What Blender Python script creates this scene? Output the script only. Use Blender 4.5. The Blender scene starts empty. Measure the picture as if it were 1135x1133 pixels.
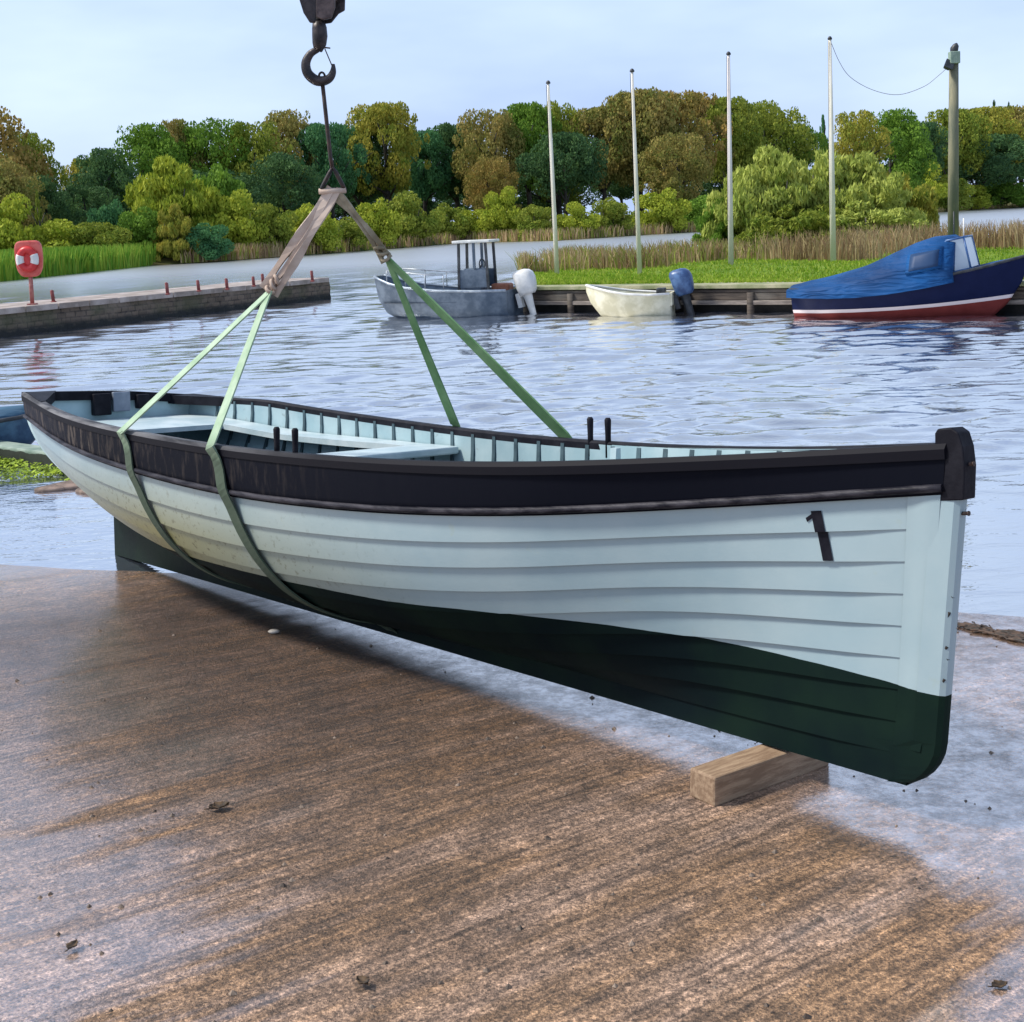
import bpy, bmesh, math, random
from math import sin, cos, tan, atan, atan2, pi, radians, sqrt, exp, hypot
from mathutils import Vector, Matrix
import numpy as np

random.seed(7)
RNG = np.random.default_rng(11)
scene = bpy.context.scene
COL = scene.collection

# ------------------------------------------------------------------ camera
F = 1450.0; PITCH = atan(F / 12700); HZ = 246.0; CX = 567.5
CY = HZ + F * tan(PITCH); ROLL = radians(2.5); EYE = 1.76
Fv = Vector((0, cos(PITCH), -sin(PITCH)))
U0 = Vector((0, sin(PITCH), cos(PITCH))); R0 = Vector((1, 0, 0))
Rv = R0 * cos(ROLL) - U0 * sin(ROLL)
Uv = U0 * cos(ROLL) + R0 * sin(ROLL)
EYEV = Vector((0, 0, EYE))

def ray(px, py):
    return Fv + Rv * ((px - CX) / F) - Uv * ((py - CY) / F)

def at(px, py, z=0.0):
    """world point of a photo pixel on the level z"""
    d = ray(px, py)
    return EYEV + d * ((z - EYE) / d.z)

def at_y(px, py, y):
    """world point of a photo pixel at the distance y"""
    d = ray(px, py)
    return EYEV + d * (y / d.y)

def hz(px):
    return HZ - (px - CX) * tan(ROLL)

cam = bpy.data.cameras.new('camera'); camo = bpy.data.objects.new('camera', cam); COL.objects.link(camo)
M = Matrix((Rv, Uv, -Fv)).transposed().to_4x4(); M.translation = EYEV
camo.matrix_world = M
cam.sensor_fit = 'HORIZONTAL'; cam.sensor_width = 36; cam.lens = 36 * F / 1135
cam.shift_y = -(CY - 566.5) / 1135 * -1
cam.clip_start = 0.05; cam.clip_end = 3000
scene.camera = camo

# ------------------------------------------------------------------ tagging
def tag(o, label=None, cat=None, group=None, kind=None):
    if label: o['label'] = label
    if cat: o['category'] = cat
    if group: o['group'] = group
    if kind: o['kind'] = kind
    return o

def empty(name, loc=(0, 0, 0), rz=0.0, mat=None):
    o = bpy.data.objects.new(name, None); COL.objects.link(o)
    o.empty_display_size = 0.1
    if mat is not None: o.matrix_world = mat
    else:
        o.location = loc; o.rotation_euler = (0, 0, rz)
    return o

# ------------------------------------------------------------------ mesh builder
class MB:
    def __init__(s): s.v = []; s.f = []; s.m = []; s.sm = []
    def add(s, vs, fs, m=0, smooth=False):
        n = len(s.v); s.v += [tuple(v) for v in vs]
        for f in fs:
            s.f.append(tuple(i + n for i in f)); s.m.append(m); s.sm.append(smooth)
    def box(s, c, d, rot=None, m=0):
        x, y, z = d[0] / 2, d[1] / 2, d[2] / 2
        vs = [Vector((a * x, b * y, e * z)) for a in (-1, 1) for b in (-1, 1) for e in (-1, 1)]
        if rot is not None: vs = [rot @ v for v in vs]
        vs = [v + Vector(c) for v in vs]
        s.add(vs, [(0, 1, 3, 2), (4, 6, 7, 5), (0, 4, 5, 1), (2, 3, 7, 6), (0, 2, 6, 4), (1, 5, 7, 3)], m)
    def grid(s, rows, m=0, smooth=True, close_u=False, flip=False):
        nr = len(rows); nc = len(rows[0]); vs = [p for r in rows for p in r]; fs = []
        for i in range(nr - 1):
            for j in range(nc if close_u else nc - 1):
                a = i * nc + j; b = i * nc + (j + 1) % nc
                q = (a, b, b + nc, a + nc)
                fs.append(q[::-1] if flip else q)
        s.add(vs, fs, m, smooth)
    def tube(s, pts, rad, n=10, m=0, smooth=True, cap=True, up=None):
        pts = [Vector(p) for p in pts]
        if not hasattr(rad, '__len__'): rad = [rad] * len(pts)
        rows = []; ref = Vector(up) if up else None
        for i, p in enumerate(pts):
            t = (pts[min(i + 1, len(pts) - 1)] - pts[max(i - 1, 0)]).normalized()
            if ref is None:
                ref = Vector((0, 0, 1)) if abs(t.z) < .9 else Vector((1, 0, 0))
            a = t.cross(ref).normalized(); b = a.cross(t).normalized(); ref = b
            rows.append([p + (a * cos(2 * pi * k / n) + b * sin(2 * pi * k / n)) * rad[i] for k in range(n)])
        s.grid(rows, m, smooth, close_u=True)
        if cap:
            s.add(rows[0], [tuple(range(n))], m); s.add(rows[-1], [tuple(range(n))[::-1]], m)
    def lathe(s, prof, c=(0, 0, 0), n=20, m=0, smooth=True, rot=None):
        rows = []
        for r, z in prof:
            row = [Vector((r * cos(2 * pi * k / n), r * sin(2 * pi * k / n), z)) for k in range(n)]
            if rot is not None: row = [rot @ v for v in row]
            rows.append([v + Vector(c) for v in row])
        s.grid(rows, m, smooth, close_u=True)
    def prism(s, poly, h, fn, m=0, smooth=False):
        """poly: 2-D outline, extruded from 0 to h; fn(x, y, t) -> world point"""
        n = len(poly)
        a = [fn(x, y, 0) for x, y in poly]; b = [fn(x, y, h) for x, y in poly]
        s.add(a + b, [tuple(range(n))[::-1], tuple(range(n, 2 * n))] +
              [(i, (i + 1) % n, n + (i + 1) % n, n + i) for i in range(n)], m, smooth)
    def bar(s, a, b, w, h, m=0, up=(0, 0, 1)):
        a = Vector(a); b = Vector(b); t = (b - a).normalized()
        x = t.cross(Vector(up)).normalized(); z = x.cross(t).normalized()
        c = [x * (i * w / 2) + z * (j * h / 2) for i, j in ((-1, -1), (1, -1), (1, 1), (-1, 1))]
        s.add([a + q for q in c] + [b + q for q in c],
              [(0, 1, 2, 3), (7, 6, 5, 4), (0, 4, 5, 1), (1, 5, 6, 2), (2, 6, 7, 3), (3, 7, 4, 0)], m)
    def build(s, name, mats, parent=None, bevel=0, solid=0, fixn=True):
        me = bpy.data.meshes.new(name)
        me.from_pydata(s.v, [], s.f)
        if not isinstance(mats, (list, tuple)): mats = [mats]
        for mt in mats: me.materials.append(mt)
        me.polygons.foreach_set('material_index', s.m)
        me.polygons.foreach_set('use_smooth', s.sm)
        if fixn:
            bm = bmesh.new(); bm.from_mesh(me)
            bmesh.ops.remove_doubles(bm, verts=bm.verts, dist=1e-5)
            bmesh.ops.recalc_face_normals(bm, faces=bm.faces)
            bm.to_mesh(me); bm.free()
        me.update()
        o = bpy.data.objects.new(name, me); COL.objects.link(o)
        if parent is not None: o.parent = parent
        if solid:
            md = o.modifiers.new('solid', 'SOLIDIFY'); md.thickness = solid; md.offset = 0
        if bevel:
            md = o.modifiers.new('bevel', 'BEVEL'); md.width = bevel; md.segments = 2
            md.limit_method = 'ANGLE'; md.angle_limit = radians(40)
        return o

# ------------------------------------------------------------------ materials
def lin(c):
    c = c / 255.0
    return c / 12.92 if c <= .04045 else ((c + .055) / 1.055) ** 2.4
def rgb(r, g, b): return (lin(r), lin(g), lin(b), 1)

class NT:
    def __init__(s, name):
        s.mat = bpy.data.materials.new(name); s.mat.use_nodes = True
        s.t = s.mat.node_tree; s.n = s.t.nodes; s.l = s.t.links
        s.p = s.n['Principled BSDF']; s.out = s.n['Material Output']
    def node(s, typ, **kw):
        nd = s.n.new(typ)
        for k, v in kw.items(): setattr(nd, k, v)
        return nd
    def link(s, a, b): s.l.new(a, b)
    def coord(s, kind='Object', scale=(1, 1, 1), rot=(0, 0, 0)):
        tc = s.node('ShaderNodeTexCoord'); mp = s.node('ShaderNodeMapping')
        mp.inputs['Scale'].default_value = scale; mp.inputs['Rotation'].default_value = rot
        s.link(tc.outputs[kind], mp.inputs['Vector']); return mp.outputs['Vector']
    def along(s, ang, sx, sy):
        tc = s.node('ShaderNodeTexCoord'); mp = s.node('ShaderNodeMapping'); mp.vector_type = 'TEXTURE'
        mp.inputs['Rotation'].default_value = (0, 0, ang); mp.inputs['Scale'].default_value = (sx, sy, 1)
        s.link(tc.outputs['Object'], mp.inputs['Vector']); return mp.outputs['Vector']
    def noise(s, vec, scale, detail=4, rough=.55, dist=0):
        nd = s.node('ShaderNodeTexNoise'); nd.inputs['Scale'].default_value = scale
        nd.inputs['Detail'].default_value = detail; nd.inputs['Roughness'].default_value = rough
        nd.inputs['Distortion'].default_value = dist
        s.link(vec, nd.inputs['Vector']); return nd.outputs['Fac']
    def ramp(s, fac, stops, interp='LINEAR'):
        nd = s.node('ShaderNodeValToRGB'); cr = nd.color_ramp; cr.interpolation = interp
        while len(cr.elements) < len(stops): cr.elements.new(.5)
        for e, (p, c) in zip(cr.elements, stops):
            e.position = p; e.color = c if hasattr(c, '__len__') else (c, c, c, 1)
        s.link(fac, nd.inputs['Fac']); return nd.outputs['Color']
    def mix(s, fac, a, b, mode='MIX'):
        nd = s.node('ShaderNodeMix', data_type='RGBA', blend_type=mode)
        for sock, v in ((nd.inputs[0], fac), (nd.inputs[6], a), (nd.inputs[7], b)):
            if hasattr(v, 'is_linked'): s.link(v, sock)
            else: sock.default_value = v
        return nd.outputs[2]
    def math(s, op, a, b=0.0, c=0.0, clamp=False):
        nd = s.node('ShaderNodeMath', operation=op); nd.use_clamp = clamp
        for i, v in enumerate((a, b, c)):
            if hasattr(v, 'is_linked'): s.link(v, nd.inputs[i])
            else: nd.inputs[i].default_value = v
        return nd.outputs[0]
    def sep(s, vec):
        nd = s.node('ShaderNodeSeparateXYZ'); s.link(vec, nd.inputs[0]); return nd.outputs
    def bump(s, h, strength=.3, dist=.01):
        nd = s.node('ShaderNodeBump'); nd.inputs['Strength'].default_value = strength
        nd.inputs['Distance'].default_value = dist
        s.link(h, nd.inputs['Height']); s.link(nd.outputs[0], s.p.inputs['Normal']); return nd.outputs[0]
    def set(s, base=None, rough=None, metal=None, spec=None):
        for k, v in (('Base Color', base), ('Roughness', rough), ('Metallic', metal), ('Specular IOR Level', spec)):
            if v is None: continue
            if hasattr(v, 'is_linked'): s.link(v, s.p.inputs[k])
            else: s.p.inputs[k].default_value = v
        return s

def worn(name, c1, c2, scale=8, rough=.5, bump=.15, stretch=(1, 1, 1), metal=0, lo=.42, hi=.62, spec=.5):
    """a plain paint or metal with broad tone changes, fine grain and uneven gloss"""
    t = NT(name); v = t.coord('Object', stretch)
    n1 = t.noise(v, scale, 6, .6); n2 = t.noise(v, scale * 7, 3, .6)
    c = t.mix(t.ramp(n1, [(lo, 0), (hi, 1)]), c1, c2)
    t.set(c, t.math('MULTIPLY_ADD', n2, .25, rough - .12), metal, spec)
    t.bump(n2, bump, .004)
    return t.mat

def mat_hull():
    t = NT('skiff_paint'); v = t.coord('Object'); x, y, z = t.sep(v)
    nz = t.noise(v, 3.0, 4); fine = t.noise(v, 40, 4, .65); big = t.noise(v, 2.2, 5, .6)
    pale = t.mix(t.ramp(big, [(.35, 0), (.7, 1)]), (.255, .355, .395, 1), (.325, .415, .44, 1))
    # algae and dirt stain that sits low on the after planks
    low = t.math('SUBTRACT', .66, z); aft = t.math('SUBTRACT', 3.5, x)
    st = t.math('MULTIPLY', t.math('MULTIPLY', low, 3.4, clamp=True), t.math('MULTIPLY', aft, .55, clamp=True))
    st = t.math('MULTIPLY', st, t.math('MULTIPLY_ADD', big, 2.4, .0, clamp=True), clamp=True)
    pale = t.mix(st, pale, (.27, .25, .10, 1))
    spot = t.math('MULTIPLY', t.ramp(fine, [(.57, 0), (.70, 1)]), t.math('MULTIPLY', st, 1.3, clamp=True))
    pale = t.mix(spot, pale, (.09, .08, .04, 1))
    rust = t.ramp(t.noise(v, 16, 3, .6), [(.66, 0), (.76, .35)])
    pale = t.mix(rust, pale, (.30, .36, .30, 1))
    q_ = t.math('DIVIDE', t.math('SUBTRACT', x, 4.15), .95)
    hump = t.math('MAXIMUM', t.math('SUBTRACT', 1.0, t.math('MULTIPLY', q_, q_)), 0.0)
    line = t.math('ADD', t.math('MULTIPLY_ADD', t.math('SUBTRACT', nz, .5), .012, .262), t.math('MULTIPLY', hump, .034))
    below = t.math('LESS_THAN', z, line)
    dark = t.mix(t.ramp(t.noise(v, 2.5, 4), [(.4, 0), (.65, 1)]), (.0015, .007, .009, 1), (.005, .016, .011, 1))
    c = t.mix(below, pale, dark)
    r = t.math('ADD', t.math('MULTIPLY_ADD', fine, .2, .32), t.math('MULTIPLY', below, .25))
    t.set(c, r, spec=t.math('MULTIPLY_ADD', below, -.34, .42)); t.bump(t.noise(v, 25, 5, .6), .12, .003)
    return t.mat

def mat_sheer():
    t = NT('black_sheer_paint'); v = t.coord('Object'); x, y, z = t.sep(v)
    sv = t.coord('Object', (26, 26, 5)); n = t.noise(sv, 1, 6, .7); b = t.noise(v, 1.7, 4)
    aft = t.math('MULTIPLY', t.math('SUBTRACT', 3.2, x), .42, clamp=True)
    w = t.math('MULTIPLY', t.ramp(n, [(.50, 0), (.64, 1)]), t.math('MULTIPLY', aft, t.math('MULTIPLY_ADD', b, 1.4, .0), clamp=True))
    c = t.mix(w, (.004, .005, .010, 1), (.12, .10, .085, 1))
    far = t.math('MULTIPLY', t.math('SUBTRACT', 1.2, x), .8, clamp=True)
    c = t.mix(t.math('MULTIPLY', far, .25), c, (.05, .055, .085, 1))
    t.set(c, t.math('MULTIPLY_ADD', n, .3, .5), spec=.06); t.bump(n, .2, .003)
    return t.mat

M_hull = mat_hull(); M_sheer = mat_sheer()
M_black = worn('worn_black_paint', (.004, .004, .008, 1), (.014, .014, .02, 1), 9, .6, .25, spec=.15)
M_railgrey = worn('weathered_rail_wood', (.007, .007, .011, 1), (.085, .085, .09, 1), 2.2, .6, .3, (1, 6, 6), lo=.52, hi=.85, spec=.08)
def mat_rail():
    t = NT('worn_rail_aft'); v = t.coord('Object'); x, y, z = t.sep(v); n = t.noise(t.coord('Object', (1, 6, 6)), 2.4, 5, .6)
    aft = t.math('MULTIPLY', t.math('SUBTRACT', 3.0, x), .6, clamp=True)
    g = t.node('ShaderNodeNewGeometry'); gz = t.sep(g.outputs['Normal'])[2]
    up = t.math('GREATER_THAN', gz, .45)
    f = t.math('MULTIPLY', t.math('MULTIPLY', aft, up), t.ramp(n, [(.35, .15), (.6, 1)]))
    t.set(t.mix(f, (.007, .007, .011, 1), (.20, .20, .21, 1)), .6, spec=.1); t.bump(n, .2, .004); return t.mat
M_railaft = mat_rail()
M_bead = worn('rubbing_strake_paint', (.010, .010, .016, 1), (.055, .052, .062, 1), 6, .5, .2, (1, 6, 6), spec=.12)
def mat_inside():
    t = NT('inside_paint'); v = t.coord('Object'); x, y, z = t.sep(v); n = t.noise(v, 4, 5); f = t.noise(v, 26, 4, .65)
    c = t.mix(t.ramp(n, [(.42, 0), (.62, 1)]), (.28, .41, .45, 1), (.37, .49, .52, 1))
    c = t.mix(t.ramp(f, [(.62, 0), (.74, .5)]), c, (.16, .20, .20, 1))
    low = t.math('LESS_THAN', z, t.math('MULTIPLY_ADD', n, .05, .47)); c = t.mix(low, c, (.016, .024, .028, 1))  # shade below the benches painted into the lower planking
    t.set(c, .5); t.bump(f, .15, .004); return t.mat
M_inside = mat_inside()
M_inner = worn('pale_inside_paint', (.36, .53, .57, 1), (.46, .62, .65, 1), 4, .5, .12)
M_bench = worn('pale_bench_paint', (.36, .46, .49, 1), (.50, .58, .60, 1), 5, .45, .15)
M_rib = worn('shaded_rib_paint', (.03, .06, .075, 1), (.07, .12, .14, 1), 10, .6, .15)  # dark tone stands for the shading along the ribs
M_floor = worn('dirty_bottom_board', (.012, .016, .02, 1), (.045, .05, .05, 1), 6, .55, .3)
M_iron = worn('rusty_iron', (.02, .018, .018, 1), (.07, .04, .03, 1), 20, .5, .3, metal=.4)

# ================================================================== the skiff
SK = [0, .15, .35, .55, .75, .9, 1.0]
BV = [.49, .584, .599, .531, .376, .136, .02]
ZV = [.925, .848, .796, .776, .80, .856, .906]
WV = ([0, .5, 1.0], [.13, .185, .122])
RV = [.255, .18, .095, .07, .07, .07, .08]
LEN = 5.2
def cr(cs, cv, s):
    cs = np.array(cs, float); cv = np.array(cv, float); m = np.gradient(cv, cs)
    i = int(np.clip(np.searchsorted(cs, s, side='right') - 1, 0, len(cs) - 2))
    h = cs[i + 1] - cs[i]; t = (s - cs[i]) / h
    return float((2*t**3-3*t**2+1)*cv[i] + (t**3-2*t**2+t)*h*m[i] + (-2*t**3+3*t**2)*cv[i+1] + (t**3-t**2)*h*m[i+1])
def sstep(a, b, x):
    t = min(1, max(0, (x - a) / (b - a))); return t * t * (3 - 2 * t)
def stem_x(z):
    """forward face of the stem at height z"""
    r = .13
    x = 5.185 + .095 * max(0, z - .05)
    if z < r: x -= r - sqrt(max(0, r * r - (r - z) ** 2))
    return x
def sheer(s, side): return cr(SK, ZV, s) - (.055 * (1 - sstep(0, .16, s)) if side > 0 else 0)
def section(s, side, n=70):
    """dense (y, z) curve from the rabbet up to the sheer"""
    b = max(.018, cr(SK, BV, s)); zs = sheer(s, side); zr = cr(SK, RV, s); h = zs - zr
    k = [0, .25, .5, .75, .9, 1]
    a1 = cr(k, [.34, .50, .60, .42, .22, .2], s); d1 = cr(k, [.20, .06, .03, .08, .2, .25], s)
    a2 = cr(k, [1.0, 1.03, 1.02, .92, .62, .6], s); c2 = cr(k, [.48, .30, .28, .36, .5, .6], s)
    P = [(.018, zr), (b * a1, zr + d1 * h), (b * a2, zr + c2 * h), (b, zs)]
    t = np.linspace(0, 1, n)[:, None]; P = np.array(P)
    return (1-t)**3*P[0] + 3*t*(1-t)**2*P[1] + 3*t*t*(1-t)*P[2] + t**3*P[3]
NSTR = 8
def edges(s, side):
    """section curve, arc lengths and the arc length of every plank edge from the sheer down"""
    q = section(s, side); d = np.r_[0, np.cumsum(np.hypot(*np.diff(q, axis=0).T))]
    zb = q[-1, 1] - cr(*WV, s)
    ab = float(np.interp(zb, q[:, 1], d))
    return q, d, [d[-1]] + [ab * (1 - j / NSTR) for j in range(NSTR + 1)]
def hullpt(s, side, arc, off, cache={}):
    key = (round(s, 5), side)
    if key not in cache: cache[key] = edges(s, side)
    q, d, e = cache[key]
    y = np.interp(arc, d, q[:, 0]); z = np.interp(arc, d, q[:, 1])
    a2 = min(arc + .01, d[-1]); a1 = max(a2 - .02, 0)
    ty = np.interp(a2, d, q[:, 0]) - np.interp(a1, d, q[:, 0]); tz = np.interp(a2, d, q[:, 1]) - np.interp(a1, d, q[:, 1])
    l = hypot(ty, tz); ny, nz = tz / l, -ty / l
    y += ny * off; z += nz * off
    x0 = -.016 * z; x1 = stem_x(z) - .045
    return Vector((x0 + (x1 - x0) * s, side * y, z))
def hull_edges(s, side):
    hullpt(s, side, 0, 0); return edges(s, side)[2]

SS = [i / 60 for i in range(58)] + [.958, .966, .97, .974, .977, .98, .984, .988, .993, 1.0]
SS = sorted(set(SS))
def lapw(s): return .009 * (1 - .7 * sstep(.945, .982, s) - .3 * sstep(.982, .988, s)) * sstep(0, .03, s) + .001

Rz = Matrix.Rotation(-.872, 4, 'Z'); Ry = Matrix.Rotation(-.046, 4, 'Y'); Rx = Matrix.Rotation(-.069, 4, 'X')
SKM = Matrix.Translation((-2.26, 7.216, -.002)) @ Rz @ Ry @ Rx
skiff = empty('rowing_skiff', mat=SKM)
tag(skiff, 'clinker wooden rowing skiff, pale blue with black sheer strake, slung over the wet slipway', 'rowing boat')

mb = MB()
for side in (-1, 1):
    E_ = {s: hull_edges(s, side) for s in SS}
    for j in range(1, NSTR + 1):
        rows = []
        for f in (0, .3, .65, 1):
            rows.append([hullpt(s, side, E_[s][j] + (E_[s][j + 1] - E_[s][j]) * f, lapw(s) * f) for s in SS])
        mb.grid(rows, 0, True, flip=side > 0)
        if j < NSTR:
            lip = [rows[-1], [hullpt(s, side, E_[s][j + 1], 0) for s in SS]]
            mb.grid(lip, 0, False, flip=side > 0)
hull = mb.build('hull_planking', M_hull, skiff, fixn=False)

for side in (-1, 1):
    mb = MB(); rows = []
    for f in (0, .25, .5, .75, 1):
        rows.append([hullpt(s, side, e[0] + (e[1] - e[0]) * f, .012) for s, e in ((s, hull_edges(s, side)) for s in SS)])
    rows.append([hullpt(s, side, hull_edges(s, side)[1], -.002) for s in SS])
    mb.grid(rows, 0, True, flip=side > 0)
    mb.build('sheer_strake', M_sheer, skiff, fixn=False)
    mb = MB()
    pts = [hullpt(s, side, hull_edges(s, side)[1] + .018, .016) for s in SS]
    mb.tube(pts, .011, 8)
    mb.build('rubbing_strake', M_bead, skiff)
    # rail along the sheer
    mb = MB(); rows = []
    for s in SS:
        b = max(.018, cr(SK, BV, s)); zs = sheer(s, side); x = -.016 * zs + (stem_x(zs) - .045 + .016 * zs) * s
        o = b + .017; i = max(.0, b - .030)
        rows.append([Vector((x, side * yy, zz)) for yy, zz in ((i, zs - (.022 if side > 0 else .034)), (o, zs - .03), (o + .002, zs - .004), (o - .008, zs + .01), (i + .006, zs + .01), (i, zs + .002))])
    mb.grid(rows, 0, False, close_u=True)
    mb.add(rows[0], [(0, 1, 2, 3, 4, 5)]); mb.add(rows[-1], [(0, 1, 2, 3, 4, 5)])
    mb.build('gunwale_rail', M_railaft if side < 0 else M_black, skiff)

mb = MB()
for side in (-1, 1):
    E_ = {s: hull_edges(s, side) for s in SS}
    for j in range(0, NSTR + 1):
        rows = [[hullpt(s, side, E_[s][j] + (E_[s][j + 1] - E_[s][j]) * f, -.030 + .008 * f) for s in SS[:-1]] for f in (0, .5, 1)]
        mb.grid(rows, 0, True, flip=side < 0)
        if j < NSTR:
            mb.grid([rows[-1], [hullpt(s, side, E_[s][j + 1], -.03) for s in SS[:-1]]], 0, False, flip=side < 0)
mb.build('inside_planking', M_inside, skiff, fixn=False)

# ribs, each bent to its section
for side in (-1, 1):
    for k in range(29):
        s = .055 + k * .0315
        e = hull_edges(s, side); mb = MB(); rows = []
        for f in np.linspace(.03, .993, 15):
            a = e[0] * f
            p = hullpt(s, side, a, -.034); q = hullpt(s, side, a, -.016)
            rows.append([p + Vector((-.010, 0, 0)), p + Vector((.010, 0, 0)), q + Vector((.010, 0, 0)), q + Vector((-.010, 0, 0))])
        mb.grid(rows, 0, False, close_u=True)
        mb.build('rib', M_rib, skiff)

# keel with deadwood and skeg, stem, stemhead, transom
mb = MB(); top = []; bot = []
for i in range(41):
    x = 5.09 * i / 40; s = min(1, x / 5.15)
    top.append((x, cr(SK, RV, s) + .03)); bot.append((x, 0.0))
poly = bot + top[::-1]
for i in range(40):
    a, b, c, d = bot[i], bot[i + 1], top[i + 1], top[i]
    pts = []
    for yy in (-.021, .021): pts += [(a[0], yy, a[1]), (b[0], yy, b[1]), (c[0], yy, c[1]), (d[0], yy, d[1])]
    mb.add(pts, [(0, 1, 2, 3), (7, 6, 5, 4), (0, 4, 5, 1), (3, 2, 6, 7)])
mb.add([(0, -.021, 0), (0, .021, 0), (0, .021, top[0][1]), (0, -.021, top[0][1])], [(0, 1, 2, 3)])
mb.build('keel', M_hull, skiff)

mb = MB(); rows = []
zz = [0.0, .004, .012, .025, .045, .07, .10, .13, .2, .3, .45, .6, .72, .80, .86]
for z in zz:
    xf = stem_x(z); xb = min(xf - .03, stem_x(max(z, .09)) - .075) if z > .1 else min(5.06, xf - .02)
    rows.append([Vector((xb, -.03, z)), Vector((xf - .014, -.024, z)), Vector((xf - .001, -.015, z)), Vector((xf, 0, z)),
                 Vector((xf - .001, .015, z)), Vector((xf - .014, .024, z)), Vector((xb, .03, z))])
mb.grid(rows, 0, False); mb.add(rows[0], [tuple(range(7))]); mb.add(rows[-1], [tuple(range(7))])
stem = mb.build('stem', M_hull, skiff)
# smooth sheathing where the plank ends run into the stem
for side in (-1, 1):
    mb = MB(); rows = []
    for f in np.linspace(.0, .97, 24):
        row = []
        for s in (.982, .985, .988, .991, .995, .999):
            e = hull_edges(s, side); row.append(hullpt(s, side, e[1] * (1 - f) , .005 + .0068 * sstep(.982, .995, s)))
        rows.append(row)
    mb.grid(rows, 0, True, flip=side < 0)
    mb.build('bow_sheathing', M_hull, skiff, fixn=False)
mb = MB()
prof = [(5.188, .80), (5.188, .940), (5.196, .952), (5.235, .956), (5.254, .945), (5.266, .91), (5.272, .86), (5.268, .775), (5.19, .765)]
mb.prism(prof, 1, lambda x, z, t: Vector((x, (t - .5) * .058, z)))
head = mb.build('stem_head', M_black, skiff, bevel=.004)
mb = MB()
random.seed(3)
for k in range(11):
    z = .30 + k * .042 + random.uniform(-.01, .01); yy = random.choice((-.012, -.016, -.02, .01))
    mb.tube([(stem_x(z) - .012, yy, z), (stem_x(z) - .0055 + .002 * (abs(yy) < .013), yy * 1.02, z + random.uniform(.006, .022))], random.uniform(.0035, .006), 7)
M_nail = worn('rust_spot', (.015, .012, .01, 1), (.05, .03, .02, 1), 30, .8)
mb.build('stem_nail', M_nail, stem)['kind'] = 'stuff'
for z, l in ((.862, .030), (.735, .026)):
    mb = MB(); mb.tube([(stem_x(z) - .02, -.004, z), (stem_x(z) + l * .6, -.004, z + .004)], .005, 8)
    mb.tube([(stem_x(z) + l * .6, -.004, z + .004), (stem_x(z) + l * .75, -.004, z + .004)], .0065, 8)
    mb.build('stem_bolt', M_iron, skiff)
mb = MB()
q = section(0, -1); qp = section(0, 1)
nq = len(q)
ring = [(-float(a), float(b)) for a, b in q[::3]] + [(-.30, .915), (-.15, .91), (0, .905), (.15, .895), (.30, .88)] + [(float(a), float(b)) for a, b in qp[::3][::-1]]
mb.prism(ring, 1, lambda y, z, t: Vector((-.016 * z - .034 + t * .038, y, z)))
mb.build('transom', M_inner, skiff)
mb = MB(); ringt = [(-.49, .936), (-.30, .931), (-.15, .926), (0, .920), (.15, .910), (.30, .895), (.49, .876)]
rows = [[Vector((-.062, y, z)), Vector((.016, y, z)), Vector((.016, y, z - .05)), Vector((-.062, y, z - .05))] for y, z in ringt]
mb.grid(rows, 0, False, close_u=True); mb.add(rows[0], [(0, 1, 2, 3)]); mb.add(rows[-1], [(0, 1, 2, 3)])
mb.build('transom_cap', M_black, skiff)
mb = MB(); mb.box((.03, .03, .86), (.03, .10, .11)); mb.build('motor_pad', worn('grey_pad', (.16, .19, .24, 1), (.26, .29, .34, 1), 8, .6), skiff, bevel=.006)
for yb_, zb_, wb_, hb_ in ((-.085, .85, .10, .12), (.155, .855, .07, .08)):
    mb = MB(); mb.box((.03, yb_, zb_), (.05, wb_, hb_)); mb.build('clamp_block', M_black, skiff, bevel=.006)

def inner_y(s, z, side=1, gap=.034):
    q = section(s, side); return float(np.interp(z, q[:, 1], q[:, 0])) - gap
ZB = .705
def zb(x): return ZB + .06 * (1 - sstep(0, 1.3, x))
# stern sheets: a U of boards, side benches running forward to the thwart
mb = MB(); rows_t = []; rows_b = []
for x in np.linspace(.02, .60, 14):
    s = x / 5.2; yw = inner_y(s, zb(x))
    rows_t.append([Vector((x, y * yw, zb(x))) for y in np.linspace(-1, 1, 9)]); rows_b.append([Vector((x, y * yw, zb(x) - .025)) for y in np.linspace(-1, 1, 9)])
mb.grid(rows_t, 0, False); mb.grid(rows_b, 0, False); mb.add(rows_t[-1] + rows_b[-1], [(i, i + 1, i + 10, i + 9) for i in range(8)])
mb.build('stern_bench', M_bench, skiff, fixn=True)
for side in (1,):
    mb = MB(); rows = []
    for x in np.linspace(.604, 2.235, 18):
        s = x / 5.2; z_ = zb(x); yo = inner_y(s, z_); yi = yo - .17 + .05 * sstep(1.6, 2.2, x)
        rows.append([Vector((x, side * yi, z_ - .028)), Vector((x, side * yi, z_)), Vector((x, side * yo, z_)), Vector((x, side * yo, z_ - .028))])
    mb.grid(rows, 0, False, close_u=True); mb.add(rows[0], [(0, 1, 2, 3)]); mb.add(rows[-1], [(0, 1, 2, 3)])
    mb.build('side_bench', M_bench, skiff)
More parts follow.
